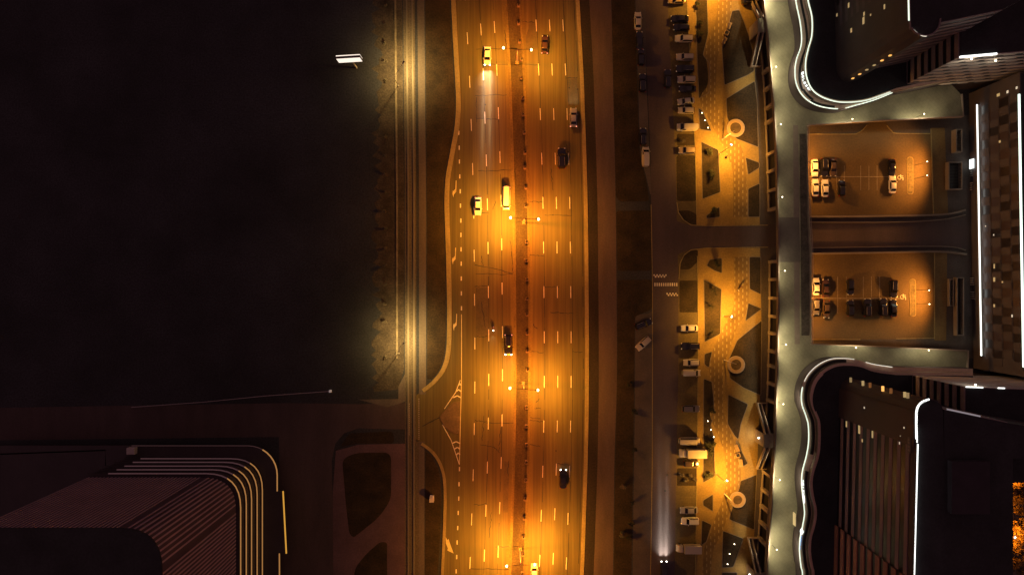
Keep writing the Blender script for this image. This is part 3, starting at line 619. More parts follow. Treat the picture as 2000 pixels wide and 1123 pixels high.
for px0, y0, y1, lb in ((1777, 307, 380, 'rounded grassy island at the right end of the upper parking lot'), (1782, 545, 618, 'rounded grassy island at the right end of the lower parking lot')):
    t = thing('parking_island', lb, 'kerb island', (0, 0, 0), 0, 'parking lot islands')
    q = [P(x, y) for x, y in rounded([(px0 - 6, y0), (px0 + 6, y0), (px0 + 6.5, y1), (px0 - 5.5, y1)], 6)]
    bm = bmesh.new(); prism(bm, q, 0, .16); obj('kerb_ring', bm, M_KERB, t)
    q = [P(x, y) for x, y in rounded([(px0 - 5, y0 + 1), (px0 + 5, y0 + 1), (px0 + 5.5, y1 - 1), (px0 - 4.5, y1 - 1)], 5)]
    bm = bmesh.new(); prism(bm, q, .1, .18); obj('planting', bm, mat('dry grass', (.15, .115, .05), .95, .35, .5, fine=.3), t)
# vent shafts and ramp walls at the right end of the lots
def shaft(x0, y0, x1, y1, h, label):
    a, b = P(x0, y1), P(x1, y0)
    t = thing('vent_shaft', label, 'vent', ((a.x + b.x) / 2, (a.y + b.y) / 2, 0), 0, 'vent shafts by the courtyard')
    w, d = abs(b.x - a.x) / 2, abs(b.y - a.y) / 2
    bm = bmesh.new(); box(bm, -w, -d, 0, w, -d + .25, h); box(bm, -w, d - .25, 0, w, d, h); box(bm, -w, -d + .25, 0, -w + .25, d - .25, h); box(bm, w - .25, -d + .25, 0, w, d - .25, h); obj('shaft_wall', bm, M_TAN, t)
    bm = bmesh.new()
    n = 9
    for i in range(n):
        y = -d + .35 + (2 * d - .7) * i / (n - 1); box(bm, -w + .25, y - .05, h - .2, w - .25, y + .05, h - .1)
    obj('grille', bm, M_DSTEEL, t)
    bm = bmesh.new(); box(bm, -w + .25, -d + .25, 0, w - .25, d - .25, .1); obj('shaft_floor', bm, M_TAR, t)
shaft(1846, 318, 1873, 372, 1.6, 'wide open-topped vent shaft right of the upper parking lot')
shaft(1858, 256, 1870, 300, 2.2, 'narrow vent shaft above the wide one by the upper parking lot')
shaft(1862, 542, 1876, 655, 1.6, 'long vent shaft right of the lower parking lot')
shaft(1850, 545, 1859, 598, 1.0, 'short vent shaft beside the long one by the lower parking lot')
# wall lamps that light the lots from under the bridge
for y, pw, lb in ((325, 3000, 'wall lamp under the bridge over the upper parking lot'), (588, 3200, 'wall lamp under the bridge over the lower parking lot')):
    p = P(1561, y); t = thing('wall_lamp', lb, 'lamp', (p.x, p.y, 5.6), 0, 'wall lamps under the bridge')
    bm = bmesh.new(); box(bm, -.5, -.2, .4, .2, .2, .9); obj('bracket', bm, M_DSTEEL, t)
    bm = bmesh.new(); ball(bm, (.1, 0, .2), .22); obj('lens', bm, M_SODIUM, t, 60)
    spot((.5, 0, .1), (1, .40, .07), pw * 2.4, 166, .5, (7.0, 0, -6), .2, t, wing=.8)

# ================================================================== BUILDINGS
def face_pt_x(px, py, X):
    k = (px - 1000) / 7.0 / X; z = H - H / k; return (561.5 - py) / 7.0 / k, z
def face_pt_y(px, py, Y):
    k = (561.5 - py) / 7.0 / Y; z = H - H / k; return (px - 1000) / 7.0 / k, z
def prism_obj(name, pts, z0, z1, m, parent):
    bm = bmesh.new(); prism(bm, ccw(pts), z0, z1); return obj(name, bm, m, parent)
def bands(root, a, b, z0, z1, nf, m, frac=.5, out=.14, name='floor_band', glass=True, sets=None):
    """horizontal floor bands on the face a->b (outward side is to the right of a->b) and a glazing strip per floor"""
    a, b = Vector(a), Vector(b); d = (b - a).normalized(); n = Vector((d.y, -d.x)); fh = (z1 - z0) / nf
    for i in range(nf):
        zb = z0 + i * fh
        bm = bmesh.new(); prism(bm, ccw([a + n * .01, b + n * .01, b + n * out, a + n * out]), zb + fh * (1 - frac), zb + fh - .01); obj(name, bm, m, root)
        if glass:
            bm = bmesh.new(); prism(bm, ccw([a + n * .01, b + n * .01, b + n * .05, a + n * .05]), zb + .01, zb + fh * (1 - frac) - .01); obj('glazing', bm, M_GLASS, root)
def piers_on(root, a, b, z0, z1, n_, m, w=.5, out=.18, name='pier'):
    a, b = Vector(a), Vector(b); d = (b - a); L = d.length; d.normalize(); n = Vector((d.y, -d.x))
    for i in range(n_):
        c = a + d * L * (i + .5) / n_
        bm = bmesh.new(); prism(bm, ccw([c - d * w / 2 + n * .01, c + d * w / 2 + n * .01, c + d * w / 2 + n * out, c - d * w / 2 + n * out]), z0, z1); obj(name, bm, m, root)
def win_x(root, X, px, py, w, h, m, out=.2, name='lit_window'):
    w *= .75; h *= .7
    y, z = face_pt_x(px, py, X); bm = bmesh.new(); box(bm, X - out, y - w / 2, z - h / 2, X - out + .06, y + w / 2, z + h / 2); return obj(name, bm, m, root)
def strip_light(root, pts, z, r, m, name='light_strip'):
    bm = bmesh.new(); ribbon(bm, pts, r, z - r * .5, z + r * .5); return obj(name, bm, m, root)

# -- podiums with wavy light-lined edges
def podium(label, outer, inner, closing_o, closing_i, led_o, led_i, split=None):
    t = thing('podium_building', label, 'building')
    zo, zi = 11.2, 12.8
    o_s = smooth_pts(outer, 6); i_s = smooth_pts(inner, 6)
    prism_obj('wall', [P(x, y, zo) for x, y in o_s + closing_o], 7.02, zo, M_DARKW, t)
    prism_obj('upper_wall', [P(x, y, zi) for x, y in i_s + closing_i], zo, zi, M_TAN, t)
    q = px_line(o_s, zo)
    bm = bmesh.new(); flat(bm, [P(x, y, zo) for x, y in o_s + closing_o], zo + .03); obj('ledge', bm, M_RING, t)
    bm = bmesh.new(); flat(bm, [P(x, y, zi) for x, y in [(p.x, p.y) for p in offset_line(i_s, 0)] + closing_i], zi + .03); obj('ring_roof', bm, M_RING, t)
    return t, o_s, i_s, zo, zi
upo = [(1545, -60), (1552, 0), (1561, 45), (1564, 75), (1562, 95), (1554, 118), (1551, 142), (1554, 166), (1565, 187), (1583, 202), (1607, 211), (1640, 214), (1670, 207), (1705, 197), (1745, 181)]
upi = [(1568, -60), (1576, 0), (1584, 35), (1584, 70), (1577, 97), (1572, 122), (1573, 148), (1583, 174), (1602, 190), (1632, 200), (1662, 201), (1692, 197), (1722, 187), (1748, 177)]
t, o_s, i_s, zo, zi = podium('dark podium building with two wavy white light lines near the top edge', upo, upi, [(1900, 150), (1900, -60)], [(1900, 150), (1900, -60)], True, True)
bm = bmesh.new(); flat(bm, [P(x, y, zi) for x, y in [(p[0] + 4 * (.4 + .6 * (p[1] < 150)), p[1] - (0 if p[1] < 120 else 4)) for p in i_s] + [(1900, 140), (1900, -60)]], zi + .06); obj('roof', bm, M_ROOF, t)
bm = bmesh.new(); ribbon(bm, px_line([(x + (12 - 5 * min(1, max(0, (y - 120) / 90))) * (1 if y < 200 else .2), y - (8 if y > 180 else 0) * .6) for x, y in o_s[:-20]], zo), .65, zo + .05); obj('groove', bm, M_TAR, t)
strip_light(t, px_line(o_s[:66], zo), zo + .55, .2, M_LED); strip_light(t, px_line(o_s[68:84], zo), zo + .55, .2, M_LED); strip_light(t, px_line(i_s[:-3], zi), zi + .5, .22, M_LED)
lpo = [(1745, 717), (1705, 711), (1675, 703), (1650, 699.5), (1622, 700.5), (1598, 711), (1579, 728), (1568, 748), (1563.6, 770), (1565, 790), (1572, 810), (1577, 830), (1577.5, 862), (1573, 890), (1566, 917), (1564, 940), (1566, 965), (1569, 990), (1569.5, 1004), (1566, 1025), (1561, 1050), (1560, 1075), (1563, 1105), (1566, 1123), (1566, 1200)]
lpi = [(1745, 727), (1705, 721), (1680, 712), (1655, 709), (1632, 711), (1612, 720), (1595, 735), (1586, 752), (1582, 772), (1584, 790), (1591, 808), (1597, 826), (1597.5, 866), (1594, 893), (1585, 922), (1582, 945), (1585, 970), (1590, 992), (1590, 1010), (1586, 1030), (1580, 1052), (1579, 1078), (1583, 1105), (1586, 1123), (1586, 1200)]
t2, o2, i2, zo, zi = podium('dark podium building with wavy white light edge in the lower right', lpo, lpi, [(1900, 1200), (1900, 720)], [(1900, 1200), (1900, 728)], True, False)
bm = bmesh.new(); flat(bm, [P(x + (5 if y > 725 else 2), y + (5 if y < 800 else 0), zi) for x, y in i2] + [P(1900, 1200, zi), P(1900, 734, zi)], zi + .06); obj('roof', bm, M_ROOF, t2)
mid = [((a[0] * .45 + b[0] * .55), (a[1] * .45 + b[1] * .55)) for a, b in zip(o2, i2)]
for a, b in ((18, 78), (84, 140)):
    bm = bmesh.new(); ribbon(bm, px_line(mid[a:b], zo + .8), .72, zo + .3, zo + .9); obj('groove', bm, M_TAR, t2)
strip_light(t2, px_line(o2[14:42], zo), zo + .55, .18, M_LEDW); strip_light(t2, px_line(o2[44:], zo), zo + .55, .2, M_LED); strip_light(t2, px_line(o2[1:10], zo), zo + .55, .2, M_LEDW)
a = P(1558, 1004, 10); bm = bmesh.new(); box(bm, a.x - .5, a.y - 3.3, 8.0, a.x - .3, a.y, 9.6); obj('lit_window', bm, M_WINY, t2)

# -- upper tower (slab with a rounded end, recessed slab behind) and wing
ZT = 47.0
t = thing('office_tower', 'dark tower with rounded roof end and few lit windows, near the top edge', 'building')
A = [P(x, y, ZT) for x, y in [(1770, -160), (1774.5, 40), (1778, 56), (1788, 67), (1805, 72), (1822, 67), (1833, 54), (1836, 38), (1836, -160)]]
prism_obj('wall', A, 11, ZT, M_DARKW, t)
bm = bmesh.new(); flat(bm, [P(x, y, ZT) for x, y in [(1772, -158), (1776, 40), (1780, 56), (1789, 66), (1805, 70.5), (1821, 66), (1831.5, 54), (1834.5, 38), (1834.5, -158)]], ZT + .05); obj('roof', bm, M_ROOF, t)
bm = bmesh.new(); q = px_line(smooth_pts([(1772, -150), (1775.5, 40), (1779, 56), (1788.5, 66.5), (1805, 71.3), (1821, 66.5), (1832, 54), (1835, 38)], 4), ZT); ribbon(bm, q, .2, ZT, ZT + .5); obj('parapet', bm, M_GREYW, t)
strip_light(t, px_line([(1770, -150), (1774, 42)], ZT), ZT + .3, .26, M_LED)
strip_light(t, px_line(smooth_pts([(1781, 59), (1785, 63), (1790, 67)], 3), ZT), ZT + .3, .24, M_LEDW); strip_light(t, px_line(smooth_pts([(1796, 69.5), (1802, 71.5), (1808, 72)], 3), ZT), ZT + .3, .24, M_LEDW)
B = [Vector((91.2, 56.5)), Vector((104.6, 59.3)), Vector((110, 62)), Vector((110, 90)), Vector((91.2, 90))]
prism_obj('rear_slab', B, 11, ZT, M_DARKW, t); prism_obj('rear_roof', B, ZT, ZT + .06, M_ROOF, t)
bands(t, B[0], B[1], 11, ZT, 12, M_GREYW, .55, .16)
af, bf = A[0] + Vector((0, 0)), A[1]
bands(t, A[0], A[1] + Vector((0, 6)), 14, ZT - 4, 10, mat('purple grey spandrel', (.10, .075, .085), .7, .2, .2), .45, .1)
XT = A[1].x - .02
for px, py, w, h in ((1660, 11, 1.6, 1.0), (1637, 30, 1.0, .8), (1690, 28, 1.2, .9), (1689, 41, 2.2, 1.2), (1665, 60, 1.4, 1.0), (1703, 30, .6, .5), (1730, 14, 1.4, .8), (1604, 36, .6, .5)): win_x(t, XT, px, py, w, h, M_WINY, .35)
for i in range(6):
    z = 17 + i * 3.6; pp = Vector((86.9, 53.4)); bm = bmesh.new(); box(bm, pp.x - .3, pp.y - .3, z, pp.x + .2, pp.y - .1, z + .7); obj('lit_window', bm, M_WINY if i in (2, 3) else M_SIGNO, t)
ZW = 34.6
t = thing('office_wing', 'office wing with pale floor bands and white roof light, near the upper right corner', 'building')
W = [Vector((103.2, 53.2)), Vector((150, 57.3)), Vector((150, 75)), Vector((103.2, 75))]
prism_obj('wall', W, 0, ZW, M_DARKW, t); prism_obj('roof', [W[0] + Vector((.2, .2)), W[1] + Vector((-.2, .2)), W[2] - Vector((.2, .2)), W[3] + Vector((.2, -.2))], ZW, ZW + .08, M_ROOF, t)
bands(t, W[3], W[0], 7, ZW, 9, M_GREYW, .52, .16); bands(t, W[0], W[1], 7, ZW, 9, M_PALEW, .62, .2)
d = (W[1] - W[0]).normalized()
strip_light(t, [W[0] + Vector((.1, -.15)), W[0] + d * 8.6 + Vector((0, -.15))], ZW + .1, .4, M_LEDB)
def wing_windows(t, W0, d, sgn, z0, z1, nf, n=14, out=.22):
    fh = (z1 - z0) / nf; nn = Vector((d.y, -d.x)) * sgn
    for i in range(nf):
        for j in range(n):
            if (i + j) % 2: continue
            c = W0 + d * (1.2 + j * 2.3); a, b = c - d * .8, c + d * .8
            bm = bmesh.new(); prism(bm, ccw([a + nn * out * .5, b + nn * out * .5, b + nn * (out + .02), a + nn * (out + .02)]), z0 + i * fh + fh * .3, z0 + i * fh + fh * .62); obj('window', bm, M_GLASS, t)
wing_windows(t, W[0], d, 1, 7, ZW, 9, 10)
for s, zz, pw in ((3.6, 33.4, 380), (11.5, 30, 200)):
    p = W[0] + d * s + Vector((d.y, -d.x)) * .5
    bm = bmesh.new(); ball(bm, (p.x, p.y, zz), .2); obj('facade_lamp', bm, M_WARM, t, 60)
    point((p.x + d.y * 2.2, p.y - 2.2, zz - 1), (1, .88, .68), pw, .2)

# -- lower tower and wing
ZT2 = 48.0
t = thing('office_tower', 'dark banded tower with long white light along its roof edge, lower right', 'building')
A = [P(x, y, ZT2) for x, y in [(1779.5, 1250), (1789, 806), (1792, 792), (1800, 784), (1815, 779), (1830, 783), (1839, 792), (1842, 806), (1844, 920), (1846, 1250)]]
prism_obj('wall', A, 11, ZT2, M_DARKW, t)
bm = bmesh.new(); flat(bm, [p + (Vector((95, p.y)) - p).normalized() * .3 if False else p for p in A], ZT2 + .05); obj('roof', bm, M_ROOF, t)
bm = bmesh.new(); ribbon(bm, A[0:6], .2, ZT2, ZT2 + .5); obj('parapet', bm, M_DARKW, t)
strip_light(t, px_line(smooth_pts([(1788.5, 863), (1788, 830), (1788.5, 803), (1792, 792), (1800, 784), (1813, 779)], 4), ZT2), ZT2 + .35, .30, M_LEDB)
strip_light(t, px_line([(1790, 866), (1779.8, 1240)], ZT2), ZT2 + .35, .30, M_LEDB)
def yof(py): return (561.5 - py) / 7.0 / (H / (H - 11))     # metres from base-line pixel row
XL = A[1].x
def xat(y): return A[1].x + (A[0].x - A[1].x) * (y - A[1].y) / (A[0].y - A[1].y)
M_T2 = mat('brown grey spandrel', (.26, .19, .20), .7, .25, .15)
q0, q1, q2, q3 = [Vector((xat(yof(y_)) - .02, yof(y_))) for y_ in (756, 812, 1020, 1180)]
bm = bmesh.new(); prism(bm, ccw([q0, q1, q1 - Vector((.25, 0)), q0 - Vector((.25, 0))]), 11.1, ZT2 - .1); obj('blank_panel', bm, mat('smooth dark cladding', (.07, .045, .045), .6, .2, .1), t)
bands(t, q1, q2, 12, ZT2 - 2, 10, M_T2, .42, .14)
bands(t, q2 - Vector((.35, 0)), q3 - Vector((.35, 0)), 11, ZT2 - 2, 10, M_LITW, .52, .3)  # section with orange light painted into its bands
for px, py, w, h, m in ((1656, 828, 2.0, .9, M_WINY), (1681, 837, 3.2, 1.2, M_WINY), (1707, 848, 2.2, .9, M_WINY), (1687, 860, 1.0, .7, M_WINY), (1651, 969, 1.4, 1.0, M_WINY), (1725, 1070, 2.6, 1.2, M_WINY), (1683, 1078, .7, .7, M_WINW), (1692, 941, .6, .5, M_WINW), (1686, 997, .6, .6, M_WINW),
                       (1691, 796, .6, .6, M_WINW), (1769, 835, .5, .5, M_WINW), (1762, 852, .5, .5, M_WINW), (1760, 865, .7, .4, M_WINW), (1758, 1038, 1.0, .4, M_WINW), (1772, 1101, .8, .6, M_WINW)): win_x(t, XL, px, py, w, h, m, .4)
# lit stair windows on the rounded end
for px, py, m in ((1665, 753, M_DIMY), (1689, 758, M_WINY), (1703, 762, M_DIMO), (1728, 769, M_SIGNO), (1744, 773, M_DIMO), (1771, 781, M_WINY), (1777, 778, M_DIMY)):
    k = (px - 1000) / 7.0 / (XL + 1.4); z = H - H / k
    y_edge = A[3].y + .25
    bm = bmesh.new(); box(bm, XL + .7, y_edge - .3, z - .17, XL + 1.2, y_edge + .9, z + .17); obj('lit_window', bm, m, t)
bm = bmesh.new(); y, z = face_pt_x(1780, 869, XL); box(bm, XL - .5, y - 1.7, z - .6, XL - .4, y + 1.7, z + .6)
o = obj('emblem_plate', bm, mat('dark emblem', (.10, .10, .11), .4), t)
for dy in (-1.1, -.35, .5, 1.2):
    bm = bmesh.new(); box(bm, XL - .55, y + dy - .22, z - .35, XL - .5, y + dy + .22, z + .3); obj('emblem_mark', bm, M_GREYW, o)
B = [Vector((91.6, -25.9)), Vector((105.1, -28.7)), Vector((119, -31)), Vector((119, -36.2)), Vector((106.2, -36.2)), Vector((106.2, -75)), Vector((91.6, -75))]
prism_obj('rear_slab', B, 11, ZT2, M_DARKW, t); prism_obj('rear_roof', B, ZT2, ZT2 + .06, M_ROOF, t)
strip_light(t, [Vector((92.2, -25.75)), Vector((99.2, -27.25))], ZT2 + .1, .3, mat('lit facade glow', (.5, .46, .5), .5, emit=(1, .93, 1), es=.2))  # glowing strip stands for a lit stretch of facade
bands(t, B[1], B[0], 35, ZT2, 4, M_GREYW, .55, .16)
for yy, in ((-39.0,), (-39.8,)):
    bm = bmesh.new(); box(bm, 98.2, yy - .2, ZT2 + .06, 98.6, yy + .2, ZT2 + .6); obj('roof_light', bm, M_WINW, t)
prism_obj('roof_block', [Vector((92.3, -36.5)), Vector((100.3, -36.5)), Vector((100.3, -47.5)), Vector((92.3, -47.5))], ZT2 + .06, ZT2 + 1.6, mat('plant room felt', (.04, .033, .04), .9, .2, .3), t)
t = thing('office_wing', 'office wing with dark roof left of the lower end of the long lit building', 'building')
W2 = [Vector((104.6, -23.04)), Vector((104.6, -45)), Vector((150, -45)), Vector((150, -24.6))]
prism_obj('wall', W2, 0, ZW, M_DARKW, t); prism_obj('roof', [W2[0] + Vector((.2, -.2)), W2[1] + Vector((.2, .2)), W2[2] + Vector((-.2, .2)), W2[3] + Vector((-.2, -.2))], ZW, ZW + .08, M_ROOF, t)
bands(t, W2[0], W2[1], 7, ZW, 9, M_GREYW, .52, .16); bands(t, W2[3], W2[0], 7, ZW, 9, M_PALEW, .62, .2)
d2 = (W2[3] - W2[0]).normalized()
strip_light(t, [W2[0] + Vector((.1, .15)), W2[0] + d2 * 4 + Vector((0, .15))], ZW + .1, .25, M_LEDB); strip_light(t, [W2[0] + d2 * 7.5 + Vector((0, .15)), W2[0] + d2 * 9 + Vector((0, .15))], ZW + .1, .25, M_LEDB)
p = W2[0] + d2 * 3.4; bm = bmesh.new(); ball(bm, (p.x, p.y + .5, 33), .2); obj('facade_lamp', bm, M_WARM, t, 60); point((p.x, p.y + 2.4, 32), (1, .88, .75), 200, .2)

# -- long building with the staggered windows at the right edge
t = thing('long_building', 'long four storey building with two white vertical light lines at the right edge', 'building')
u, v = Vector((127.5, 54.0)), Vector((128.8, -22.5)); z1 = 20.0
prism_obj('wall', [u, v, v + Vector((40, 0)), u + Vector((40, 0))], 0, z1, mat('brown grey facade', (.10, .084, .088), .7, .2, .2), t)
prism_obj('roof', [u + Vector((.3, -.2)), v + Vector((.3, .2)), v + Vector((40, 0)), u + Vector((40, 0))], z1, z1 + .08, M_ROOF, t)
d = (v - u).normalized(); n = Vector((d.y, -d.x)); L = (v - u).length
a, b = u + d * 4.2, u + d * 72.6
bm = bmesh.new(); prism(bm, ccw([a, b, b + n * .75, a + n * .75]), 3.6, 4.4); obj('canopy', bm, M_TAN, t)
strip_light(t, [a + n * .8, b + n * .8], 4.6, .26, M_LEDB)
strip_light(t, [u + d * 5.5 + n * .2, u + d * 74 + n * .2], z1 - .1, .36, mat('green white strip', (.8, .9, .85), .4, emit=(.80, 1.0, .86), es=2.0))
fh = (z1 - 4.6) / 4
for i in range(4):
    zb = 4.6 + i * fh
    bm = bmesh.new(); prism(bm, ccw([a + n * .01, b + n * .01, b + n * .16, a + n * .16]), zb + fh - .2, zb + fh - .02); obj('floor_band', bm, mat('panel', (.10, .08, .08), .7), t)
    for j in range(15):
        c = a + d * (2.0 + j * 4.5 + (2.25 if i % 2 else 0) + random.uniform(-.35, .35))
        if (c - u).length > L - 4: continue
        bm = bmesh.new(); prism(bm, ccw([c - d * 1.15 + n * .01, c + d * 1.15 + n * .01, c + d * 1.15 + n * .06, c - d * 1.15 + n * .06]), zb + .05, zb + fh - .4); obj('window', bm, random.choice((mat('brown glass', (.034, .026, .026), .3), mat('brown glass lighter', (.05, .038, .038), .3), mat('curtained glass', (.075, .05, .048), .4))), t)
        c2 = c + d * 2.2
        bm = bmesh.new(); prism(bm, ccw([c2 - d * .9 + n * .01, c2 + d * .9 + n * .01, c2 + d * .9 + n * .12, c2 - d * .9 + n * .12]), zb + .05, zb + fh - .4); obj('wall_panel', bm, mat('panel', (.16, .135, .145), .7, .2, .2), t)
XB = 128.0
for px, py, w, h, m in ((1954, 186, 1.0, 1.6, M_WINY), (1972, 180, .9, .9, M_WINW), (1990, 172, .8, .8, M_WINW), (1957, 277, .8, .9, M_WINY), (1945, 459, .5, .5, M_WINW), (1946, 520, 1.6, .7, M_WINY), (1946, 546, 1.5, 1.0, M_WINY), (1962, 551, .6, .6, M_WINY), (1981, 617, .9, .6, M_WINW), (1929, 442, .4, .5, M_WINW), (1946, 597, 1.0, .8, M_WINY)): win_x(t, XB, px, py, w, h, m, .6)
a = P(1897, 320, 1.5); bm = bmesh.new(); box(bm, a.x - .1, a.y - 1.4, .8, a.x + .1, a.y + 1.2, 2.6)
tag(obj('light_box_sign', bm, M_SIGNW), 'small bright white light box at the foot of the long building', 'sign')
for (x, y) in ((1898, 337), (1898, 364), (1898, 549), (1899, 576), (1924, 717)):
    bm = bmesh.new(); p = P(x, y)
    for i in range(4): box(bm, p.x - .5, p.y - 1.1 + i * .6, 0.01, p.x + .5, p.y - .9 + i * .6, .9)
    tag(obj('bike_rack', bm, M_WPOLE), {337: 'row of pale bars below the white light box, upper of two', 364: 'row of pale bars below the white light box, lower of two', 549: 'row of pale bars by the lower end of the yard, upper of two', 576: 'row of pale bars by the lower end of the yard, lower of two', 717: 'row of pale bars at the end of the long light line'}[y], 'rack', 'pale bar racks by the long building')
# far right street seen beyond the roofs
sheet('street', [[(1960, 820), (2120, 820), (2120, 1300), (1960, 1300)]], 0.006, mat('far street paving', (.17, .13, .10), .85, .4, .12, fine=.3))

# -- left building with stacked ledges
t = thing('stacked_building', 'dark building with five stacked amber-lit ledges and ribbed upper walls, lower left', 'building')
def Lring(x1, y1, r, z):    # plan from measured corner: right edge x1, top edge y1
    return rounded([(-180, y1), (x1, y1), (x1, -110), (-180, -110)], r, 8)
X1, Y1 = -67.9, -46.5
zs = [5.0, 9.0, 13.1, 16.8, 20.6]
body = [p if p.x > -150 else Vector((-106.2, p.y)) for p in Lring(X1 - .5, Y1 - .5, 8.2, 0)]
prism_obj('lower_wall', body, 0, 20.5, M_DARKW, t)
for z in zs:
    ring = [p if p.x > -150 else Vector((-106.2, p.y)) for p in Lring(X1, Y1, 8.6, z)]
    prism_obj('ledge', ring, z - .35, z, M_DARKW, t)
    q = [p for p in ring if p.x > X1 - 9.5 or True]
    i0 = 9
    arc = ring[9:18]                       # corner arc
    strip_light(t, [Vector((-101, Y1)), *arc[:4]], z + .02, .24, M_GLOWP)  # glowing ledge edges stand for reflected road light
    strip_light(t, [*arc[3:], Vector((X1, -88))], z + .02, .22, M_GLOWO)
up_ = Lring(X1 - 1.2, Y1 - 1.0, 8.0, 0)
prism_obj('upper_wall', [p if p.x > -150 else Vector((-106.2, p.y)) for p in up_], 20.6, 58.6, mat('ribbed wall', (.11, .075, .09), .7, .2, .1), t)
prism_obj('roof', [p if p.x > -150 else Vector((-106.2, p.y)) for p in Lring(X1 - 1.0, Y1 - .8, 8.2, 0)], 58.6, 59.0, M_ROOF, t)
M_FIN = mat('wall fin', (.52, .37, .42), .6, .15, .2)
fin = bmesh.new()
cnt = 0
def addfin(p, n):
    global cnt
    bm = bmesh.new(); d_ = Vector((-n.y, n.x)) * .17
    prism(bm, ccw([p - d_, p + d_, p + d_ + n * .12, p - d_ + n * .12]), 20.8, 58.4); obj('fin', bm, M_FIN, t); cnt += 1
x = X1 - 10.2
while x > -105.8 : addfin(Vector((x, Y1 - 1.0)), Vector((0, 1))); x -= .95
arc = up_[9:18]
c = Vector((X1 - 9.2, Y1 - 9.0))
for i in range(1, 12):
    f = i / 12 * 8; j = int(f); p = arc[j].lerp(arc[min(j + 1, 8)], f - j); addfin(p, (p - c).normalized())
y = Y1 - 10
while y > -88: addfin(Vector((X1 - 1.2, y)), Vector((1, 0))); y -= .95
# lower canopy roof with amber edge, a little wider in plan
can = rounded([(-140, -43.2), (-64.2, -43.2), (-64.2, -56.3), (-62.9, -56.3), (-62.9, -74.0), (-64.4, -74.0), (-64.4, -110), (-140, -110)], .01, 1)
can = [Vector(p) for p in [(-140, -43.2)]] + [Vector((-72.2 + 8 * math.sin(a), -51.2 + 8 * math.cos(a))) for a in [R(i * 10) for i in range(10)]] + [Vector(p) for p in [(-64.2, -55.6), (-62.6, -55.6), (-61.7, -72.6), (-63.6, -72.6), (-63.4, -110), (-140, -110)]]
prism_obj('canopy', can, 3.4, 4.0, M_DARKW, t)
strip_light(t, [Vector((-104, -43.2)), *can[1:5]], 4.02, .14, mat('faint edge glow', (.3, .22, .22), .5, emit=(1, .5, .5), es=.03))
strip_light(t, can[4:12], 4.02, .26, M_GLOWO); strip_light(t, can[12:14], 4.02, .30, mat('bright edge glow', (.6, .45, .2), .5, emit=(1, .48, .06), es=.62)); strip_light(t, can[14:16], 4.02, .26, M_GLOWO)  # canopy edge glows in place of reflected road light
a = P(247, 881, 5.5); bm = bmesh.new(); box(bm, a.x, a.y - .9, 4.0, a.x + 2.2, a.y + .9, 5.6); bmesh.ops.bevel(bm, geom=bm.edges[:], offset=.08, affect='EDGES'); obj('roof_cabin', bm, mat('pale cabin', (.62, .55, .52), .7), t)
# annex roof lines
t = thing('annex_building', 'low dark annex beside the stacked building at the left edge', 'building')
q = [P(x, y, 4) for x, y in [(-120, 892), (205, 879), (205, 930), (-120, 940)]]
prism_obj('wall', q, 0, 3.3, M_DARKW, t)
prism_obj('roof', q, 3.3, 3.5, mat('annex felt', (.022, .022, .024), .95), t)
bm = bmesh.new(); ribbon(bm, px_line([(-120, 891), (206, 879), (206, 930)], 4), .35, 3.5, 4.0); obj('parapet', bm, mat('annex edge', (.11, .08, .085), .7), t)

# ================================================================== SIGNS
def text_mesh(s, size, depth=.05):
    cu = bpy.data.curves.new('letters', 'FONT'); cu.body = s; cu.size = size; cu.extrude = depth; cu.align_x = 'CENTER'
    o = bpy.data.objects.new('letters', cu); COL.objects.link(o)
    bpy.context.view_layer.update()
    me = bpy.data.meshes.new_from_object(o.evaluated_get(bpy.context.evaluated_depsgraph_get()))
    bpy.data.objects.remove(o); bpy.data.curves.remove(cu); me.materials.clear(); return me
def letter(ch, p, z, size, nrm, m, parent, name='letter'):
    me = text_mesh(ch, size); o = link(name, me, m, parent)
    # local x -> along the wall, local y -> up, local z -> outward normal
    zax = Vector((nrm[0], nrm[1], 0)).normalized(); yax = Vector((0, 0, 1)); xax = yax.cross(zax)
    o.matrix_basis = Matrix((( xax.x, yax.x, zax.x, p[0]), (xax.y, yax.y, zax.y, p[1]), (xax.z, yax.z, zax.z, z), (0, 0, 0, 1)))
    return o
sg = thing('shop_sign', 'curved sign of white letters on the podium edge near the top', 'sign')
path = px_line(smooth_pts([(1568, 141), (1569.5, 150), (1572, 160), (1577, 168), (1583, 176), (1591, 184)], 6), 12.2)
def at_path(q, f):
    ln = [0]
    for a, b in zip(q, q[1:]): ln.append(ln[-1] + (b - a).length)
    s = f * ln[-1]
    for i in range(len(q) - 1):
        if ln[i] <= s <= ln[i + 1] + 1e-6:
            w = (s - ln[i]) / max(1e-6, ln[i + 1] - ln[i]); d = (q[i + 1] - q[i]).normalized(); return q[i].lerp(q[i + 1], w), d
for i, ch in enumerate('SELESENA'):
    p, d = at_path(path, (i + .4) / 8); n = Vector((d.y, -d.x))
    if n.x > 0: n = -n
    letter(ch, p + n * .1, 11.5, 1.9 if i == 0 else 1.45, n, M_SIGNW, sg)
bm = bmesh.new(); ribbon(bm, [p_ for p_ in path], .06, 11.35, 11.5); obj('sign_rail', bm, M_DSTEEL, sg)
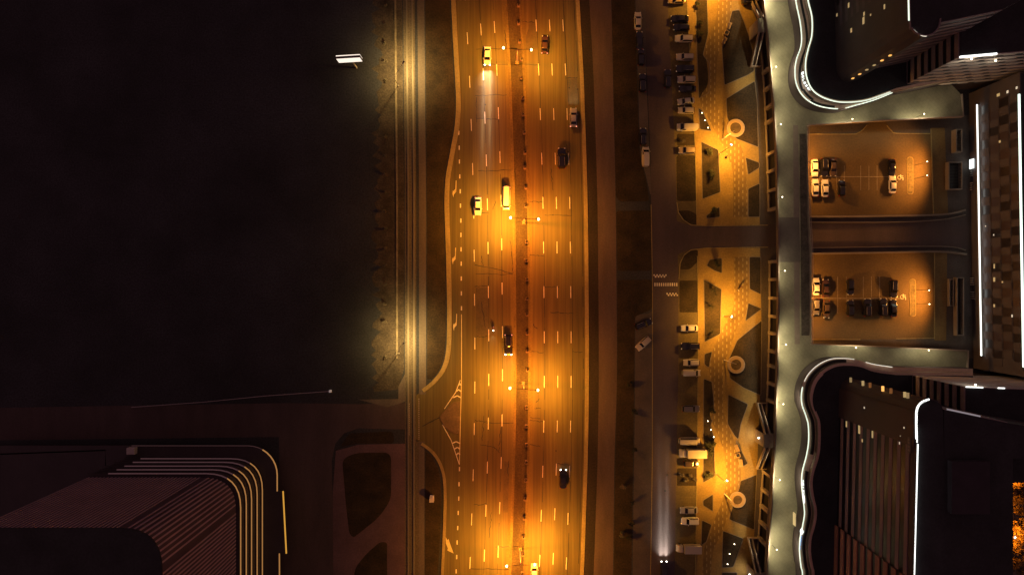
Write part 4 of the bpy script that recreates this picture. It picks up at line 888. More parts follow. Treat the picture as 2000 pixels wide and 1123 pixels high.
def line_sign(label, px0, py0, px1, py1, z, items, size):
    s = thing('shop_sign', label, 'sign'); a, b = P(px0, py0, z), P(px1, py1, z); d = (b - a).normalized(); n = Vector((d.y, -d.x)); n = n if n.x < 0 else -n
    bm = bmesh.new(); obox(bm, a + n * .05, b + n * .05, .08, z - .1, z); obj('sign_rail', bm, M_DSTEEL, s)
    for i, (ch, m) in enumerate(items):
        p = a.lerp(b, (i + .5) / len(items)) + n * .12
        if ch == '#':
            bm = bmesh.new(); w = (b - a).length / len(items) * .48; obox(bm, p - d * w, p + d * w, .1, z + .05, z + size * .75); obj('light_panel', bm, m, s)
        else: letter(ch, p, z, size, n, m, s)
line_sign('vertical sign of white and orange letters on the deck wall, upper one', 1506, 173, 1512, 234, 6.2, [('A', M_SIGNW), ('O', M_SIGNO), ('T', M_SIGNW), ('I', M_SIGNW), ('E', M_SIGNW), ('E', M_SIGNG), ('E', M_SIGNW)], 1.6)
line_sign('vertical white sign with green and violet middle on the deck wall', 1511.5, 254, 1514.5, 304, 6.2, [('E', M_SIGNW), ('I', M_SIGNW), ('#', M_SIGNW), ('#', M_SIGNG), ('#', M_SIGNV), ('I', M_SIGNW), ('#', M_SIGNW), ('#', M_SIGNW)], 1.4)
line_sign('white letter sign on the wavy edge of the lower podium', 1567.5, 934, 1569.5, 980, 11.4, [('*', M_SIGNW), ('C', M_SIGNW), ('I', M_SIGNW), ('T', M_SIGNW), ('Y', M_SIGNW), ('#', M_SIGNW), ('#', M_SIGNW)], 1.35)
s5 = line_sign('blue letter sign with white drop emblem on the lower podium', 1564.5, 1044, 1561.5, 1072, 11.4, [(c, M_SIGNB) for c in 'SERTUS'], 1.1)
a = P(1566, 1038, 12); s6 = thing('emblem_sign', 'white drop shaped emblem with dark centre beside blue letters', 'sign', (a.x, a.y, 11.5))
bm = bmesh.new(); prism(bm, [(-.3, .1), (.0, .75), (.55, .15), (.25, -.6), (-.15, -.75)], 0, .5); obj('emblem', bm, M_SIGNW, s6)
bm = bmesh.new(); prism(bm, [(-.12, .05), (.02, .32), (.2, .05), (.06, -.3)], .5, .56); obj('emblem_centre', bm, M_TAR, s6)

# billboard in the dark field
a, b = P(662, 123.4, 6), P(708.5, 120.6, 6); c = (a + b) / 2
bb = thing('billboard', 'bright white double sided billboard standing in the dark field', 'billboard', (c.x, c.y, 0), math.atan2((b - a).y, (b - a).x))
w = (b - a).length / 2
bm = bmesh.new(); box(bm, -w, -.0, 6, w, .62, 9.4); obj('box', bm, mat('billboard casing', (.10, .06, .045), .6), bb)
bm = bmesh.new(); box(bm, -w + .08, -.05, 6.08, w - .08, -.001, 9.32); obj('poster', bm, M_BOARD, bb)
bm = bmesh.new(); box(bm, -w + .04, .625, 6.08, w - .04, .86, 9.42); obj('rear_poster', bm, M_BOARD, bb)
bm = bmesh.new(); tube(bm, (.3, .3, 0), (.3, .3, 6), .22, .2, 12); obj('pole', bm, M_WPOLE, bb, 40)
# long pale barrier beside the junction road
t = thing('barrier', 'long thin pale barrier rail beside the dark side road', 'barrier')
q = px_line([(260, 794), (400, 784), (520, 772), (646, 763)])
bm = bmesh.new(); ribbon(bm, q, .16, .85, 1.0); obj('rail', bm, mat('pale barrier', (.40, .34, .36), .5), t)
for i in range(14):
    p, d = at_path(q, i / 13.01); bm = bmesh.new(); box(bm, p.x - .06, p.y - .06, 0, p.x + .06, p.y + .06, .85); obj('post', bm, M_STEEL, t)
bm = bmesh.new(); p = q[-1]; box(bm, p.x - .2, p.y - .3, 0, p.x + .25, p.y + .3, 1.3); obj('end_post', bm, mat('white end glow', (.8, .78, .78), .5, emit=(1, .9, .9), es=.12), t)  # bright end put in as faint glow, the post is no lamp
# white cabinet on the lower verge
a = P(844, 972); t = thing('utility_cabinet', 'small white utility cabinet on the grass by the lower kerb', 'cabinet', (a.x, a.y, 0))
bm = bmesh.new(); box(bm, -.55, -.8, .1, .55, .8, 1.3); bmesh.ops.bevel(bm, geom=bm.edges[:], offset=.06, affect='EDGES'); obj('body', bm, mat('cabinet white', (.75, .7, .62), .5), t)
bm = bmesh.new(); box(bm, -.6, -.85, 0, .6, .85, .1); obj('plinth', bm, M_KERB, t)
bm = bmesh.new(); box(bm, -.62, -.86, 1.3, .62, .2, 1.38); obj('lid', bm, M_WPOLE, t)

# ================================================================== GARDEN FURNITURE
for cx, cy, r, bx, by, lb in ((1436, 251, 17.5, 1411, 272, 'round planter ring nearest the upper staircase'), (1437, 712, 17, 1415, 703, 'round planter ring halfway down the garden'), (1440, 975, 15.5, 1415, 964, 'round planter ring nearest the bottom edge')):
    c = P(cx, cy); r /= 7
    t = thing('round_planter', lb, 'planter', (c.x, c.y, 0), 0, 'round ring planters along the brick path')
    def ring(r0, r1, z0, z1, n=40):
        bm = bmesh.new(); rows = [[bm.verts.new((rr * math.cos(2 * math.pi * i / n), rr * math.sin(2 * math.pi * i / n), zz)) for i in range(n)] for rr, zz in ((r0, z0), (r0, z1), (r1, z1), (r1, z0))]
        for k in range(4):
            for i in range(n): bm.faces.new((rows[k][i], rows[k][(i + 1) % n], rows[(k + 1) % 4][(i + 1) % n], rows[(k + 1) % 4][i]))
        return bm
    obj('outer_ring', ring(r - .35, r, .02, .5), M_CONC, t); obj('seat_ring', ring(r - .95, r - .352, .02, .44), M_WOOD, t)
    bm = bmesh.new(); prism(bm, [((r - .96) * math.cos(i * .2618), (r - .96) * math.sin(i * .2618)) for i in range(24)], .02, .3); obj('soil', bm, mat('planter soil', (.09, .06, .03), .95, .4, .8), t)
    b = P(bx, by); e = P(cx - 2, cy + 1, 10.5)
    pl = thing('banner_pole', lb.replace('round planter ring', 'tall white pole at the rim of the round planter'), 'pole', (b.x, b.y, 0), 0, 'white poles beside the round planters')
    bm = bmesh.new(); tube(bm, (0, 0, .1), (0, 0, 10.4), .13, .08, 10); obj('mast', bm, M_WPOLE, pl, 40)
    bm = bmesh.new(); tube(bm, (0, 0, 0), (0, 0, .12), .25, .25, 10); obj('foot', bm, M_STEEL, pl)
def bench(px, py, ang, L, label, kind=0):
    c = P(px, py); t = thing('bench', label, 'bench', (c.x, c.y, 0), R(ang), 'benches beside the brick path')
    bm = bmesh.new()
    for i in range(4): box(bm, -L / 2, -.42 + i * .22, .40, L / 2, -.24 + i * .22, .46)
    obj('seat', bm, M_WOOD, t)
    for s in (-1, 1):
        bm = bmesh.new(); box(bm, s * L * .38 - .1, -.38, 0, s * L * .38 + .1, .4, .40); obj('leg', bm, M_CONC, t)
    bm = bmesh.new(); box(bm, -L / 2, .44, .55, L / 2, .5, .85); box(bm, -L * .38 - .04, .42, .3, -L * .38 + .04, .46, .6); box(bm, L * .38 - .04, .42, .3, L * .38 + .04, .46, .6); obj('backrest', bm, M_WOOD, t)
bench(1424, 52, 68, 1.9, 'upper of two wooden benches by the top of the brick path'); bench(1414.5, 81, 62, 1.9, 'lower of two wooden benches by the top of the brick path')
bench(1438, 874.5, -67, 2.1, 'upper of two wooden benches by the lower brick path'); bench(1445.5, 903.5, -80, 2.1, 'lower of two wooden benches by the lower brick path')
for px, py, ang, lb in ((1418.5, 65.5, 65, 'open square planter box between the two upper benches'), (1440.5, 888, -75, 'open square planter box between the two lower benches')):
    c = P(px, py); t = thing('planter_box', lb, 'planter', (c.x, c.y, 0), R(ang))
    bm = bmesh.new()
    for s in (-1, 1): box(bm, -.6, s * .55 - .07, 0, .6, s * .55 + .07, .6); box(bm, s * .53 - .07, -.48, 0, s * .53 + .07, .48, .6)
    obj('box_wall', bm, M_WOOD, t); bm = bmesh.new(); box(bm, -.46, -.48, 0, .46, .48, .45); obj('soil', bm, M_TAR, t)

# ================================================================== PLANTS
def leaf_cloud(bm, c, r, n, size, sz=1.0):
    for _ in range(n):
        v = Vector((random.gauss(0, 1), random.gauss(0, 1), random.gauss(0, 1))).normalized() * r * (random.random() ** .45)
        v.z *= sz; p = Vector(c) + v; s = size * random.uniform(.6, 1.4)
        m_ = Matrix.Rotation(random.uniform(0, 6.28), 3, 'Z') @ Matrix.Rotation(random.uniform(-1, 1), 3, 'X') @ Matrix.Rotation(random.uniform(-1, 1), 3, 'Y')
        bm.faces.new([bm.verts.new(p + m_ @ Vector(q) * s) for q in ((-1, 0, 0), (0, -.5, 0), (1.1, 0, 0), (0, .5, 0))])
def shrub_meshes(kind):
    bm = bmesh.new(); st = bmesh.new()
    tube(st, (0, 0, 0), (0, 0, .5), .06, .04, 6)
    for i in range(7):
        a = random.uniform(0, 6.28); rr = random.uniform(.1, .5); c = (math.cos(a) * rr, math.sin(a) * rr, random.uniform(.35, .9))
        tube(st, (0, 0, .3), c, .03, .012, 5); leaf_cloud(bm, c, random.uniform(.22, .4), 45, .09)
    return mesh(bm), mesh(st)
SH = [shrub_meshes(i) for i in range(5)]
SHM = {}
def shrub(px, py, sc, m, label, group, cat='shrub', name='shrub'):
    c = P(px, py); t = thing(name, label, cat, (c.x, c.y, 0), random.uniform(0, 6), group); t.scale = (sc, sc, sc)
    i = random.randrange(5); key = (i, m.name)
    if key not in SHM: f = SH[i][0].copy(); s = SH[i][1].copy(); f.materials.append(m); s.materials.append(M_BARK); SHM[key] = (f, s)
    link('foliage', SHM[key][0], None, t); link('stem', SHM[key][1], None, t)
for y in (13, 50, 87, 120, 159, 267, 306, 342, 376, 414, 446, 484, 518, 556, 592, 628, 698):
    shrub(753 + random.uniform(-2, 2), y, random.uniform(.75, 1.1), M_LEAFP, 'small pale bush in the row left of the tram track', 'pale bushes left of the tram track')
for x, y, m, lb in ((1231, 750, M_LEAFD, 'dark bush on the verge just below the pink car'), (1239.5, 801, M_LEAFD, 'dark bush at the lane edge left of the glinting black car'), (1238, 875, M_LEAFD, 'dark pointed bush at the lane edge left of the cream truck'), (1217, 948, M_LEAFP, 'pale bush in the middle of the dark verge'),
                    (1234, 979, M_LEAFD, 'dark bush at the lane edge left of the two manholes'), (1234, 1021, M_LEAFD, 'dark bush at the lane edge left of the headlight beam'), (1229, 1049, M_LEAFD, 'lowest dark bush at the lane edge'), (1212, 1040, M_LEAFP, 'pale bush low in the dark verge')):
    shrub(x, y, 1.6, m, lb, 'bushes on the roadside verge')
for x, y, s, lb in ((1386, 299, 2.0, 'round dark shrub in the bright bed, upper of two'), (1386, 342, 2.0, 'round dark shrub in the bright bed, lower of two'), (1391, 412, 1.7, 'dark shrub above the cross road'), (1398, 514, 1.9, 'dark shrub below the cross road'),
                    (1385, 864, 2.2, 'shrub beside the minibus in the long bed'), (1386, 884, 2.2, 'shrub beside the box truck in the long bed'), (1381, 926, 1.9, 'shrub at the lower end of the long bed'), (1389, 801, 1.5, 'shrub at the bend of the brick path'),
                    (1360, 10, 1.4, 'small shrub in the bed at the top edge'), (1366, 48, 1.3, 'small shrub in the upper bed beside the black car'), (1364, 66, 1.6, 'dark shrub in the upper bed beside the beige car'),
                    (1332, 277, 1.2, 'small shrub in the bed between the cream van and the dark car'), (1330, 925, 1.1, 'leftmost small shrub in the square bed of the bays'), (1339, 936, 1.1, 'lowest small shrub in the square bed of the bays'), (1349, 928, 1.2, 'topmost small shrub in the square bed of the bays'), (1357, 936, 1.1, 'rightmost small shrub in the square bed of the bays')):
    shrub(x, y, s, M_LEAFP if x < 1360 and y > 250 else M_LEAF, lb, 'shrubs of the garden beds')
# bare saplings
for x, y, lb in ((1391.5, 567, 'highest bare sapling in the bed of three'), (1388, 598, 'middle bare sapling in the bed of three'), (1388, 648, 'lowest bare sapling in the bed of three')):
    c = P(x, y); t = thing('sapling', lb, 'tree', (c.x, c.y, 0), 0, 'bare saplings in one bed')
    bm = bmesh.new(); tube(bm, (0, 0, 0), (0.1, 0, 2.2), .07, .03, 6); obj('trunk', bm, M_BARK, t)
    bm = bmesh.new()
    for i in range(16):
        a = random.uniform(0, 6.28); l = random.uniform(.7, 1.6); z = random.uniform(.7, 2.0)
        e = Vector((math.cos(a) * l, math.sin(a) * l, z + random.uniform(.2, .9))); tube(bm, (0.04, 0, z), e, .045, .02, 5)
        tube(bm, Vector((0.04, 0, z)).lerp(e, .6), e + Vector((random.uniform(-.4, .4), random.uniform(-.4, .4), .2)), .025, .012, 4)
    leaf_cloud(bm, (0, 0, 1.9), .9, 60, .1); obj('crown', bm, M_LEAFD, t)
# street trees beyond the lower tower
for x, y, r, lb in ((1990, 948, 2.6, 'tree crown in the orange street at the right edge, highest'), (1992, 985, 2.8, 'tree crown in the orange street at the right edge, second from top'), (1990, 1025, 2.6, 'tree crown in the orange street at the right edge, third from top'), (1993, 1065, 2.8, 'tree crown in the orange street at the right edge, fourth from top'), (1991, 1105, 2.6, 'tree crown in the orange street at the right edge, lowest')):
    c = P(x, y, 4); t = thing('street_tree', lb, 'tree', (c.x, c.y, 0), 0, 'trees of the orange street')
    bm = bmesh.new(); tube(bm, (0, 0, 0), (0, 0, 3.2), .2, .12, 8)
    fo = bmesh.new()
    for i in range(9):
        a = random.uniform(0, 6.28); e = Vector((math.cos(a) * r * .6, math.sin(a) * r * .6, random.uniform(3.2, 5.4))); tube(bm, (0, 0, 2.6), e, .08, .03, 5); leaf_cloud(fo, e, r * .5, 90, .42)
    obj('trunk', bm, M_BARK, t); obj('crown', fo, mat('lit dry leaves', (.16, .10, .04), .8, .4, 1), t)
for x, y, lb in ((1983, 930, 'street lamp of the orange street, upper one at the right edge'), (1984, 1050, 'street lamp of the orange street, lower one at the right edge')):
    garden_lamp(x - 32, y - 14, x, y, 8.5, 13000, lb, 'lamps of the orange street', (1, .30, .012))

# ================================================================== MEDIAN BLOCKS
bmb = bmesh.new(); box(bmb, -.38, -.5, 0, .38, .5, .8)
bmesh.ops.bevel(bmb, geom=bmb.edges[:], offset=.07, affect='EDGES'); MB_ = mesh(bmb); MB_.materials.append(mat('weathered concrete', (.24, .18, .12), .85, .3, 1.5))
bmb = bmesh.new(); leaf_cloud(bmb, (0, .1, .95), .42, 60, .12, .5); MP_ = mesh(bmb); MP_.materials.append(M_LEAFD)
for y in (12, 47, 83, 118, 154, 193, 225, 260, 299, 328, 367, 403, 473, 509, 546, 583, 614, 651, 685, 722, 795, 832, 868, 902, 937, 973, 1010, 1047, 1081, 1118):
    c = P(D(y) - 33.5 + random.uniform(-1, 1), y); t = thing('planter', 'small weathered concrete planter in the row on the median', 'planter', (c.x, c.y, 0.012), random.uniform(-.2, .2), 'small planters on the median')
    link('box', MB_, None, t); link('plant', MP_, None, t)

# ================================================================== VEHICLES
def superring(L, W, z, n=32, ex=4.5, ey=6.0, cx=0.0):
    out = []
    for i in range(n):
        a = 2 * math.pi * (i + .5) / n; c, s = math.cos(a), math.sin(a)
        x = L / 2 * math.copysign(abs(c) ** (2 / ex), c) + cx; y = W / 2 * math.copysign(abs(s) ** (2 / ey), s)
        out.append((x, y, z(x) if callable(z) else z))
    return out
def loft(rings):
    bm = bmesh.new(); V = [[bm.verts.new(p) for p in r] for r in rings]; n = len(rings[0])
    for a, b in zip(V, V[1:]):
        for i in range(n): bm.faces.new((a[i], a[(i + 1) % n], b[(i + 1) % n], b[i]))
    bm.faces.new(V[0][::-1]); bm.faces.new(V[-1]); return bm
STY = {  # length, width, height, belt, greenhouse base x (rear, front), roof x (rear, front), hood z, tail z
    'sedan': (4.6, 1.84, 1.45, .93, (-1.75, 1.15), (-1.05, .35), .80, .92), 'hatch': (4.2, 1.8, 1.52, .95, (-2.0, 1.05), (-1.65, .35), .84, .95),
    'suv': (4.75, 1.95, 1.78, 1.08, (-2.28, 1.05), (-2.0, .35), 1.0, 1.08), 'van': (5.2, 2.0, 2.1, 1.15, (-2.55, 1.85), (-2.5, .95), 1.0, 1.15), 'minibus': (5.8, 2.1, 2.5, 1.25, (-2.86, 2.45), (-2.82, 1.85), 1.15, 1.25)}
CACHE = {}
def car_meshes(style):
    if style in CACHE: return CACHE[style]
    L, W, Hh, belt, (gr, gf), (rr, rf), hz, tz = STY[style]
    def top(x):
        if x > gf: t = (x - gf) / max(.05, L / 2 - gf); return belt - (belt - hz) * t * t * .9 - .02
        if x < gr: t = (gr - x) / max(.05, L / 2 + gr); return belt - (belt - tz) * t * t
        return belt
    rings = [superring(L * .95, W * .92, .24), superring(L * .99, W * .98, .34), superring(L, W, .58), superring(L * .995, W * .985, lambda x: top(x) - .16), superring(L * .975, W * .93, lambda x: top(x) - .03), superring(L * .93, W * .84, top), superring(L * .5, W * .4, lambda x: top(x) + .01)]
    body = loft(rings)
    gl, cl = gf - gr, rf - rr; cb, ct = (gf + gr) / 2, (rf + rr) / 2
    g = [superring(gl, W * .86, belt - .05, 32, 9, 9, cb), superring(gl * .55 + cl * .45, W * .80, belt + (Hh - belt) * .5, 32, 8, 9, cb * .5 + ct * .5), superring(cl * 1.04, W * .70, Hh - .05, 32, 7, 8, ct), superring(cl * .9, W * .62, Hh, 32, 6, 7, ct), superring(cl * .4, W * .3, Hh + .015, 32, 5, 5, ct)]
    gb = loft(g); me2 = bpy.data.meshes.new('tmp'); gb.to_mesh(me2); gb.free(); body.from_mesh(me2); bpy.data.meshes.remove(me2)
    out = {'body': mesh(body, 42)}
    wb, wt = W * .86 / 2, W * .70 / 2
    def quad(a, b, c, d, off=.03, th=0):
        bm = bmesh.new(); v = [Vector(q) for q in (a, b, c, d)]; nn = (v[1] - v[0]).cross(v[2] - v[0]).normalized(); ctr = sum(v, Vector()) / 4
        vs = [bm.verts.new(q + nn * off) for q in v]; vs2 = [bm.verts.new(q + nn * (off - .02)) for q in v]
        bm.faces.new(vs); bm.faces.new(vs2[::-1])
        for i in range(4): bm.faces.new((vs[i], vs2[i], vs2[(i + 1) % 4], vs[(i + 1) % 4]))
        return mesh(bm)
    def lerp(a, b, t): return a + (b - a) * t
    z0, z1 = lerp(belt, Hh, .08), lerp(belt, Hh, .86)
    xf0, xf1 = lerp(gf, rf, .10) + .03, lerp(gf, rf, .92) + .04
    xr0, xr1 = lerp(gr, rr, .12) - .03, lerp(gr, rr, .9) - .04
    ya, yb = lerp(wb, wt, .08) * .9, lerp(wb, wt, .86) * .9
    out['windscreen'] = quad((xf0, -ya, z0), (xf0, ya, z0), (xf1, yb, z1), (xf1, -yb, z1))
    out['rear_window'] = quad((xr0, ya, z0), (xr0, -ya, z0), (xr1, -yb, z1), (xr1, yb, z1))
    for nm, s in (('side_window', 1), ('side_window ', -1)):
        yo, yi = lerp(wb, wt, .1) * s, lerp(wb, wt, .84) * s
        xr_ = gf - 1.35 if style in ('van',) else gr + .25
        q = [(gf - .32, yo, z0), (xr_, yo, z0), ((rr + .1) if style != 'van' else xr_, yi, z1), (rf - .08, yi, z1)]
        out[nm] = quad(*(q if s > 0 else [q[1], q[0], q[3], q[2]]), off=.028)
    for i, (x, y) in enumerate(((L * .31, 1), (L * .31, -1), (-L * .30, 1), (-L * .30, -1))):
        bm = bmesh.new(); tube(bm, (x, y * (W / 2 - .22), .33), (x, y * (W / 2 + .005), .33), .33, .31, 18); out['wheel' + ' ' * i] = mesh(bm, 40)
    for nm, s in (('headlight', 1), ('headlight ', -1)):
        bm = bmesh.new(); zc = top(L / 2 * .97) - .12; ball(bm, (L / 2 * .955, s * W * .34, zc), .2, .6, 10, 6); out[nm] = mesh(bm, 60)
    for nm, s in (('tail_light', 1), ('tail_light ', -1)):
        bm = bmesh.new(); zc = tz - .1; box(bm, -L / 2 * .985, s * W * .39 - .13, zc - .1, -L / 2 * .93, s * W * .39 + .13, zc + .09); out[nm] = mesh(bm)
    for nm, s in (('mirror', 1), ('mirror ', -1)):
        bm = bmesh.new(); box(bm, gf - .55, s * (W / 2 + .0) - .03 * s, belt - .02, gf - .4, s * (W / 2 + .2), belt + .13); bmesh.ops.bevel(bm, geom=bm.edges[:], offset=.03, affect='EDGES'); out[nm] = mesh(bm)
    if style in ('suv', 'minibus'):
        for nm, s in (('roof_rail', 1), ('roof_rail ', -1)):
            bm = bmesh.new(); tube(bm, (rr + .2, s * W * .31, Hh + .05), (rf - .2, s * W * .31, Hh + .05), .03, .03, 6); out[nm] = mesh(bm)
    CACHE[style] = out; return out
PARTM = {'windscreen': M_CARGL, 'rear_window': M_CARGL, 'side_window': M_CARGL, 'wheel': M_RUBBER, 'headlight': M_LAMPC, 'tail_light': M_LAMPR, 'mirror': M_TRIM, 'roof_rail': M_STEEL}
CC = {}
def put(nm, me, m, parent):
    key = (me.name, m.name)
    if key not in CC: c = me.copy(); c.materials.clear(); c.materials.append(m); CC[key] = c
    o = bpy.data.objects.new(nm, CC[key]); COL.objects.link(o); o.parent = parent; return o
def car(px, py, ang, style, col, label, lights='', scale=1.0, group=None, name=None, roofcol=None):
    c = P(px, py, .8)
    t = thing(name or {'van': 'parked_van', 'minibus': 'minibus', 'suv': 'suv', 'sedan': 'sedan', 'hatch': 'hatchback'}[style], label, 'van' if style == 'van' else 'minibus' if style == 'minibus' else 'car', (c.x, c.y, 0.012), R(ang), group)
    scale *= 1.08; t.scale = (scale, scale, scale)
    for k, me in car_meshes(style).items():
        nm = k.strip(); m = PARTM.get(nm) or PAINT[col]
        if nm == 'mirror': m = PAINT[col]
        if nm == 'headlight' and 'h' in lights: m = M_HEADON
        if nm == 'tail_light' and 't' in lights: m = M_TAILON
        put(nm, me, m, t)
    return t
def beam(t, power, col=(1, .92, .78), L=2.7, dist=16, ang=34, n=2.05):
    for s in (-.62, .62):                    # headlamp optics: most intense along the axis, so the road ahead is lit evenly
        l = spot((L, s, .68), col, power * .6, ang, 1.0, (L + 20, s * 1.5, .0), .12, t, 'headlight_light').data
        l.use_nodes = True; nt = l.node_tree; em = next(q for q in nt.nodes if q.type == 'EMISSION')
        tc = nt.nodes.new('ShaderNodeTexCoord'); sp = nt.nodes.new('ShaderNodeSeparateXYZ'); nt.links.new(tc.outputs['Normal'], sp.inputs[0])
        ab = nt.nodes.new('ShaderNodeMath'); ab.operation = 'ABSOLUTE'; nt.links.new(sp.outputs['Z'], ab.inputs[0])
        prev = ab.outputs[0]
        for op, v in (('POWER', 2.0), ('MULTIPLY', -1.0), ('ADD', 1.0), ('MAXIMUM', 0.0), ('POWER', .5), ('ADD', .035), ('POWER', -n)):
            m = nt.nodes.new('ShaderNodeMath'); m.operation = op; m.inputs[1].default_value = v; nt.links.new(prev, m.inputs[0]); prev = m.outputs[0]
        nt.links.new(prev, em.inputs['Strength'])
def truck(px, py, ang, label, col, L=7.0, W=2.3):
    c = P(px, py, 1.5); t = thing('box_truck', label, 'truck', (c.x, c.y, .012), R(ang), 'trucks parked in the bays')
    h = L / 2
    bm = loft([superring(1.75, W * .90, .45, 24, 7, 8, h - .95), superring(1.8, W * .93, .9, 24, 7, 8, h - .95), superring(1.72, W * .9, 1.35, 24, 6, 8, h - .98), superring(1.05, W * .78, 2.05, 24, 6, 8, h - 1.25), superring(.8, W * .66, 2.12, 24, 5, 6, h - 1.3)]); obj('cab', bm, PAINT[col], t, 42)
    bm = bmesh.new(); vs = [bm.verts.new(v) for v in ((h - .33, -W * .38, 1.38), (h - .33, W * .38, 1.38), (h - .78, W * .34, 2.02), (h - .78, -W * .34, 2.02))]; bm.faces.new(vs); bmesh.ops.solidify(bm, geom=bm.faces[:], thickness=.03); o = obj('windscreen', bm, M_CARGL, t); o.location = (.04, 0, .03)
    bm = bmesh.new(); box(bm, -h, -W / 2, .75, h - 2.0, W / 2, 2.75); bmesh.ops.bevel(bm, geom=bm.edges[:], offset=.05, affect='EDGES'); obj('cargo_box', bm, PAINT[col], t)
    bm = bmesh.new(); box(bm, -h + .1, -W * .3, .5, h - .5, W * .3, .72); obj('chassis', bm, M_TRIM, t)
    for x in (h - 1.1, -h + 1.2):
        for s in (-1, 1):
            bm = bmesh.new(); tube(bm, (x, s * (W / 2 - .3), .4), (x, s * (W / 2 - .02), .4), .4, .38, 16); obj('wheel', bm, M_RUBBER, t, 40)
    for s in (-1, 1):
        bm = bmesh.new(); ball(bm, (h - .1, s * W * .33, .8), .16, .7); obj('headlight', bm, M_LAMPC, t, 60)
        bm = bmesh.new(); box(bm, h - .75, s * W * .52 - .08, 1.4, h - .6, s * W * .52 + .08, 1.7); obj('mirror', bm, M_TRIM, t)
    return t
DN, UP, LF, RT = -90, 90, 180, 0
RD = 'vehicles driving on the highway'
t = car(952, 110, DN - 1, 'sedan', 'white', 'white sedan with bright headlight beam, driving down near the top of the highway', 'ht', 1.03, RD); beam(t, 850, (1, .80, .66), 2.75, 19, 110)
car(1064, 88, UP - 2, 'sedan', 'maroon', 'dark maroon sedan driving up right of the uppermost street lamp', 't', 1.0, RD)
t = car(1120, 230, UP, 'sedan', 'silver', 'silver sedan driving up along the right kerb', 't', 1.05, RD); beam(t, 90, (1, .75, .5), 2.75, 8, 110)
car(1097, 310, UP, 'suv', 'black', 'large black car driving up below the silver sedan', '', 1.12, RD)
car(933.5, 403, DN - 1, 'sedan', 'white', 'white sedan driving down left of the white van', 't', 1.0, RD)
car(989, 388, DN - 1, 'minibus', 'white', 'white van driving down next to the median', 't', 1.0, RD, 'delivery_van')
t = car(993, 673, DN, 'suv', 'black', 'dark car with two bright headlights driving down behind the motorcycle', 'ht', 1.1, RD); beam(t, 50, (1, .8, .5), 2.75, 7, 110)
car(1100, 935, UP - 1, 'sedan', 'black', 'black sedan driving up in the lower half of the highway', 'h', 1.05, RD)
car(1043.5, 1116, UP, 'hatch', 'white', 'white car at the bottom edge just right of the median lamp', 't', 1.0, RD)
LN = 'cars parked along the dark lane'
car(1246, 42, UP, 'sedan', 'cream', 'cream sedan parked first in the row along the lane at the top', '', 1.0, LN)
car(1249, 80, UP, 'sedan', 'black', 'dark sedan parked directly behind the cream sedan', '', 1.0, LN)
car(1252, 113, UP, 'hatch', 'black', 'dark hatchback third in the row along the lane', '', 1.0, LN)
car(1254.5, 163, UP, 'suv', 'black', 'black car parked fourth along the lane, level with the black car on the road', '', 1.0, LN)
car(1256, 268, UP, 'suv', 'black', 'black car parked just above the white roofed van', '', .95, LN)
car(1261, 307, UP, 'van', 'cream', 'white roofed van parked alone at the lane end', '', .98, LN)
car(1304, 155, UP, 'suv', 'black', 'black car standing on the service road beside the bays', '', 1.0)
car(1256.5, 633, 22, 'suv', 'black', 'black car parked askew above the pink lit car', '', .95, LN)
car(1257, 670, 222, 'suv', 'beige', 'pale pinkish car parked askew on the lane', '', .95, LN)
t = car(1297, 1113, UP, 'sedan', 'black', 'dark car with headlight beam shining up the service road at the bottom edge', 'h', 1.0); beam(t, 520, (1, .93, .80), 2.75, 22, 110)
BG = 'vehicles parked in the roadside bays'
for px, py, ang, st, col, lb, sc in (
    (1322, 1, LF, 'sedan', 'gold', 'yellow lit car cut by the top edge in the bays', 1.0), (1328, 37, LF, 'sedan', 'black', 'black car below the yellow car in the bays', 1.0), (1331, 54, LF, 'hatch', 'black', 'dark car just above the upper beige car', 1.0),
    (1336, 76, LF, 'suv', 'cream', 'cream car below the two black cars near the top of the bays', .98), (1338, 112, LF, 'suv', 'beige', 'beige car with dark windscreen alone above the glinting black car', .95), (1338, 135, LF, 'suv', 'black', 'black car between two beige cars, with glinting roof', 1.0),
    (1341, 156, LF, 'suv', 'beige', 'beige car below the glinting black car', 1.0), (1343, 174, LF, 'sedan', 'black', 'black car between the beige car and the tilted silver car', .95), (1340, 198, 187, 'sedan', 'silver', 'silver car parked slightly tilted', .95), (1340.5, 216, LF, 'hatch', 'beige', 'beige hatchback just above the cream van', 1.0),
    (1342, 249, LF, 'van', 'cream', 'cream van lit yellow in the bays', 1.02), (1342, 294, LF, 'hatch', 'tan', 'brown car with pale roof alone between two grass beds', 1.02),
    (1347, 641, LF, 'sedan', 'white', 'white sedan first below the striped crossing', .95), (1348.5, 676, LF, 'suv', 'black', 'black car alone between two white cars', 1.02), (1351, 708, LF, 'hatch', 'cream', 'cream hatchback parked against the white van', 1.0), (1350, 728, RT, 'van', 'cream', 'cream van directly below the cream hatchback', .9),
    (1349, 798, RT, 'suv', 'grey', 'dark grey car with bright glints, alone in the dark bays', .95), (1346, 861, RT, 'minibus', 'cream', 'cream minibus parked above the box truck', .92), (1350, 905, RT, 'hatch', 'brown', 'brown car parked just below the lit box truck', .98),
    (1346, 996, LF, 'sedan', 'silver', 'silver car above the white car in the lower bays', 1.0), (1348, 1017, LF, 'suv', 'white', 'white car below the silver car in the lower bays', .98)):
    car(px, py, ang, st, col, lb, '', sc, BG)
truck(1353, 885, LF, 'cream box truck lit yellow in the bays', 'cream', 7.3, 2.35); truck(1345, 1071, LF, 'pale box truck near the bottom edge of the bays', 'beige', 6.7, 2.2)
car(1466, 2, 8, 'suv', 'black', 'dark glinting vehicle at the top edge beside the upper staircase', '', 1.0)
U, Lw = 'cars on the upper parking lot', 'cars on the lower parking lot'
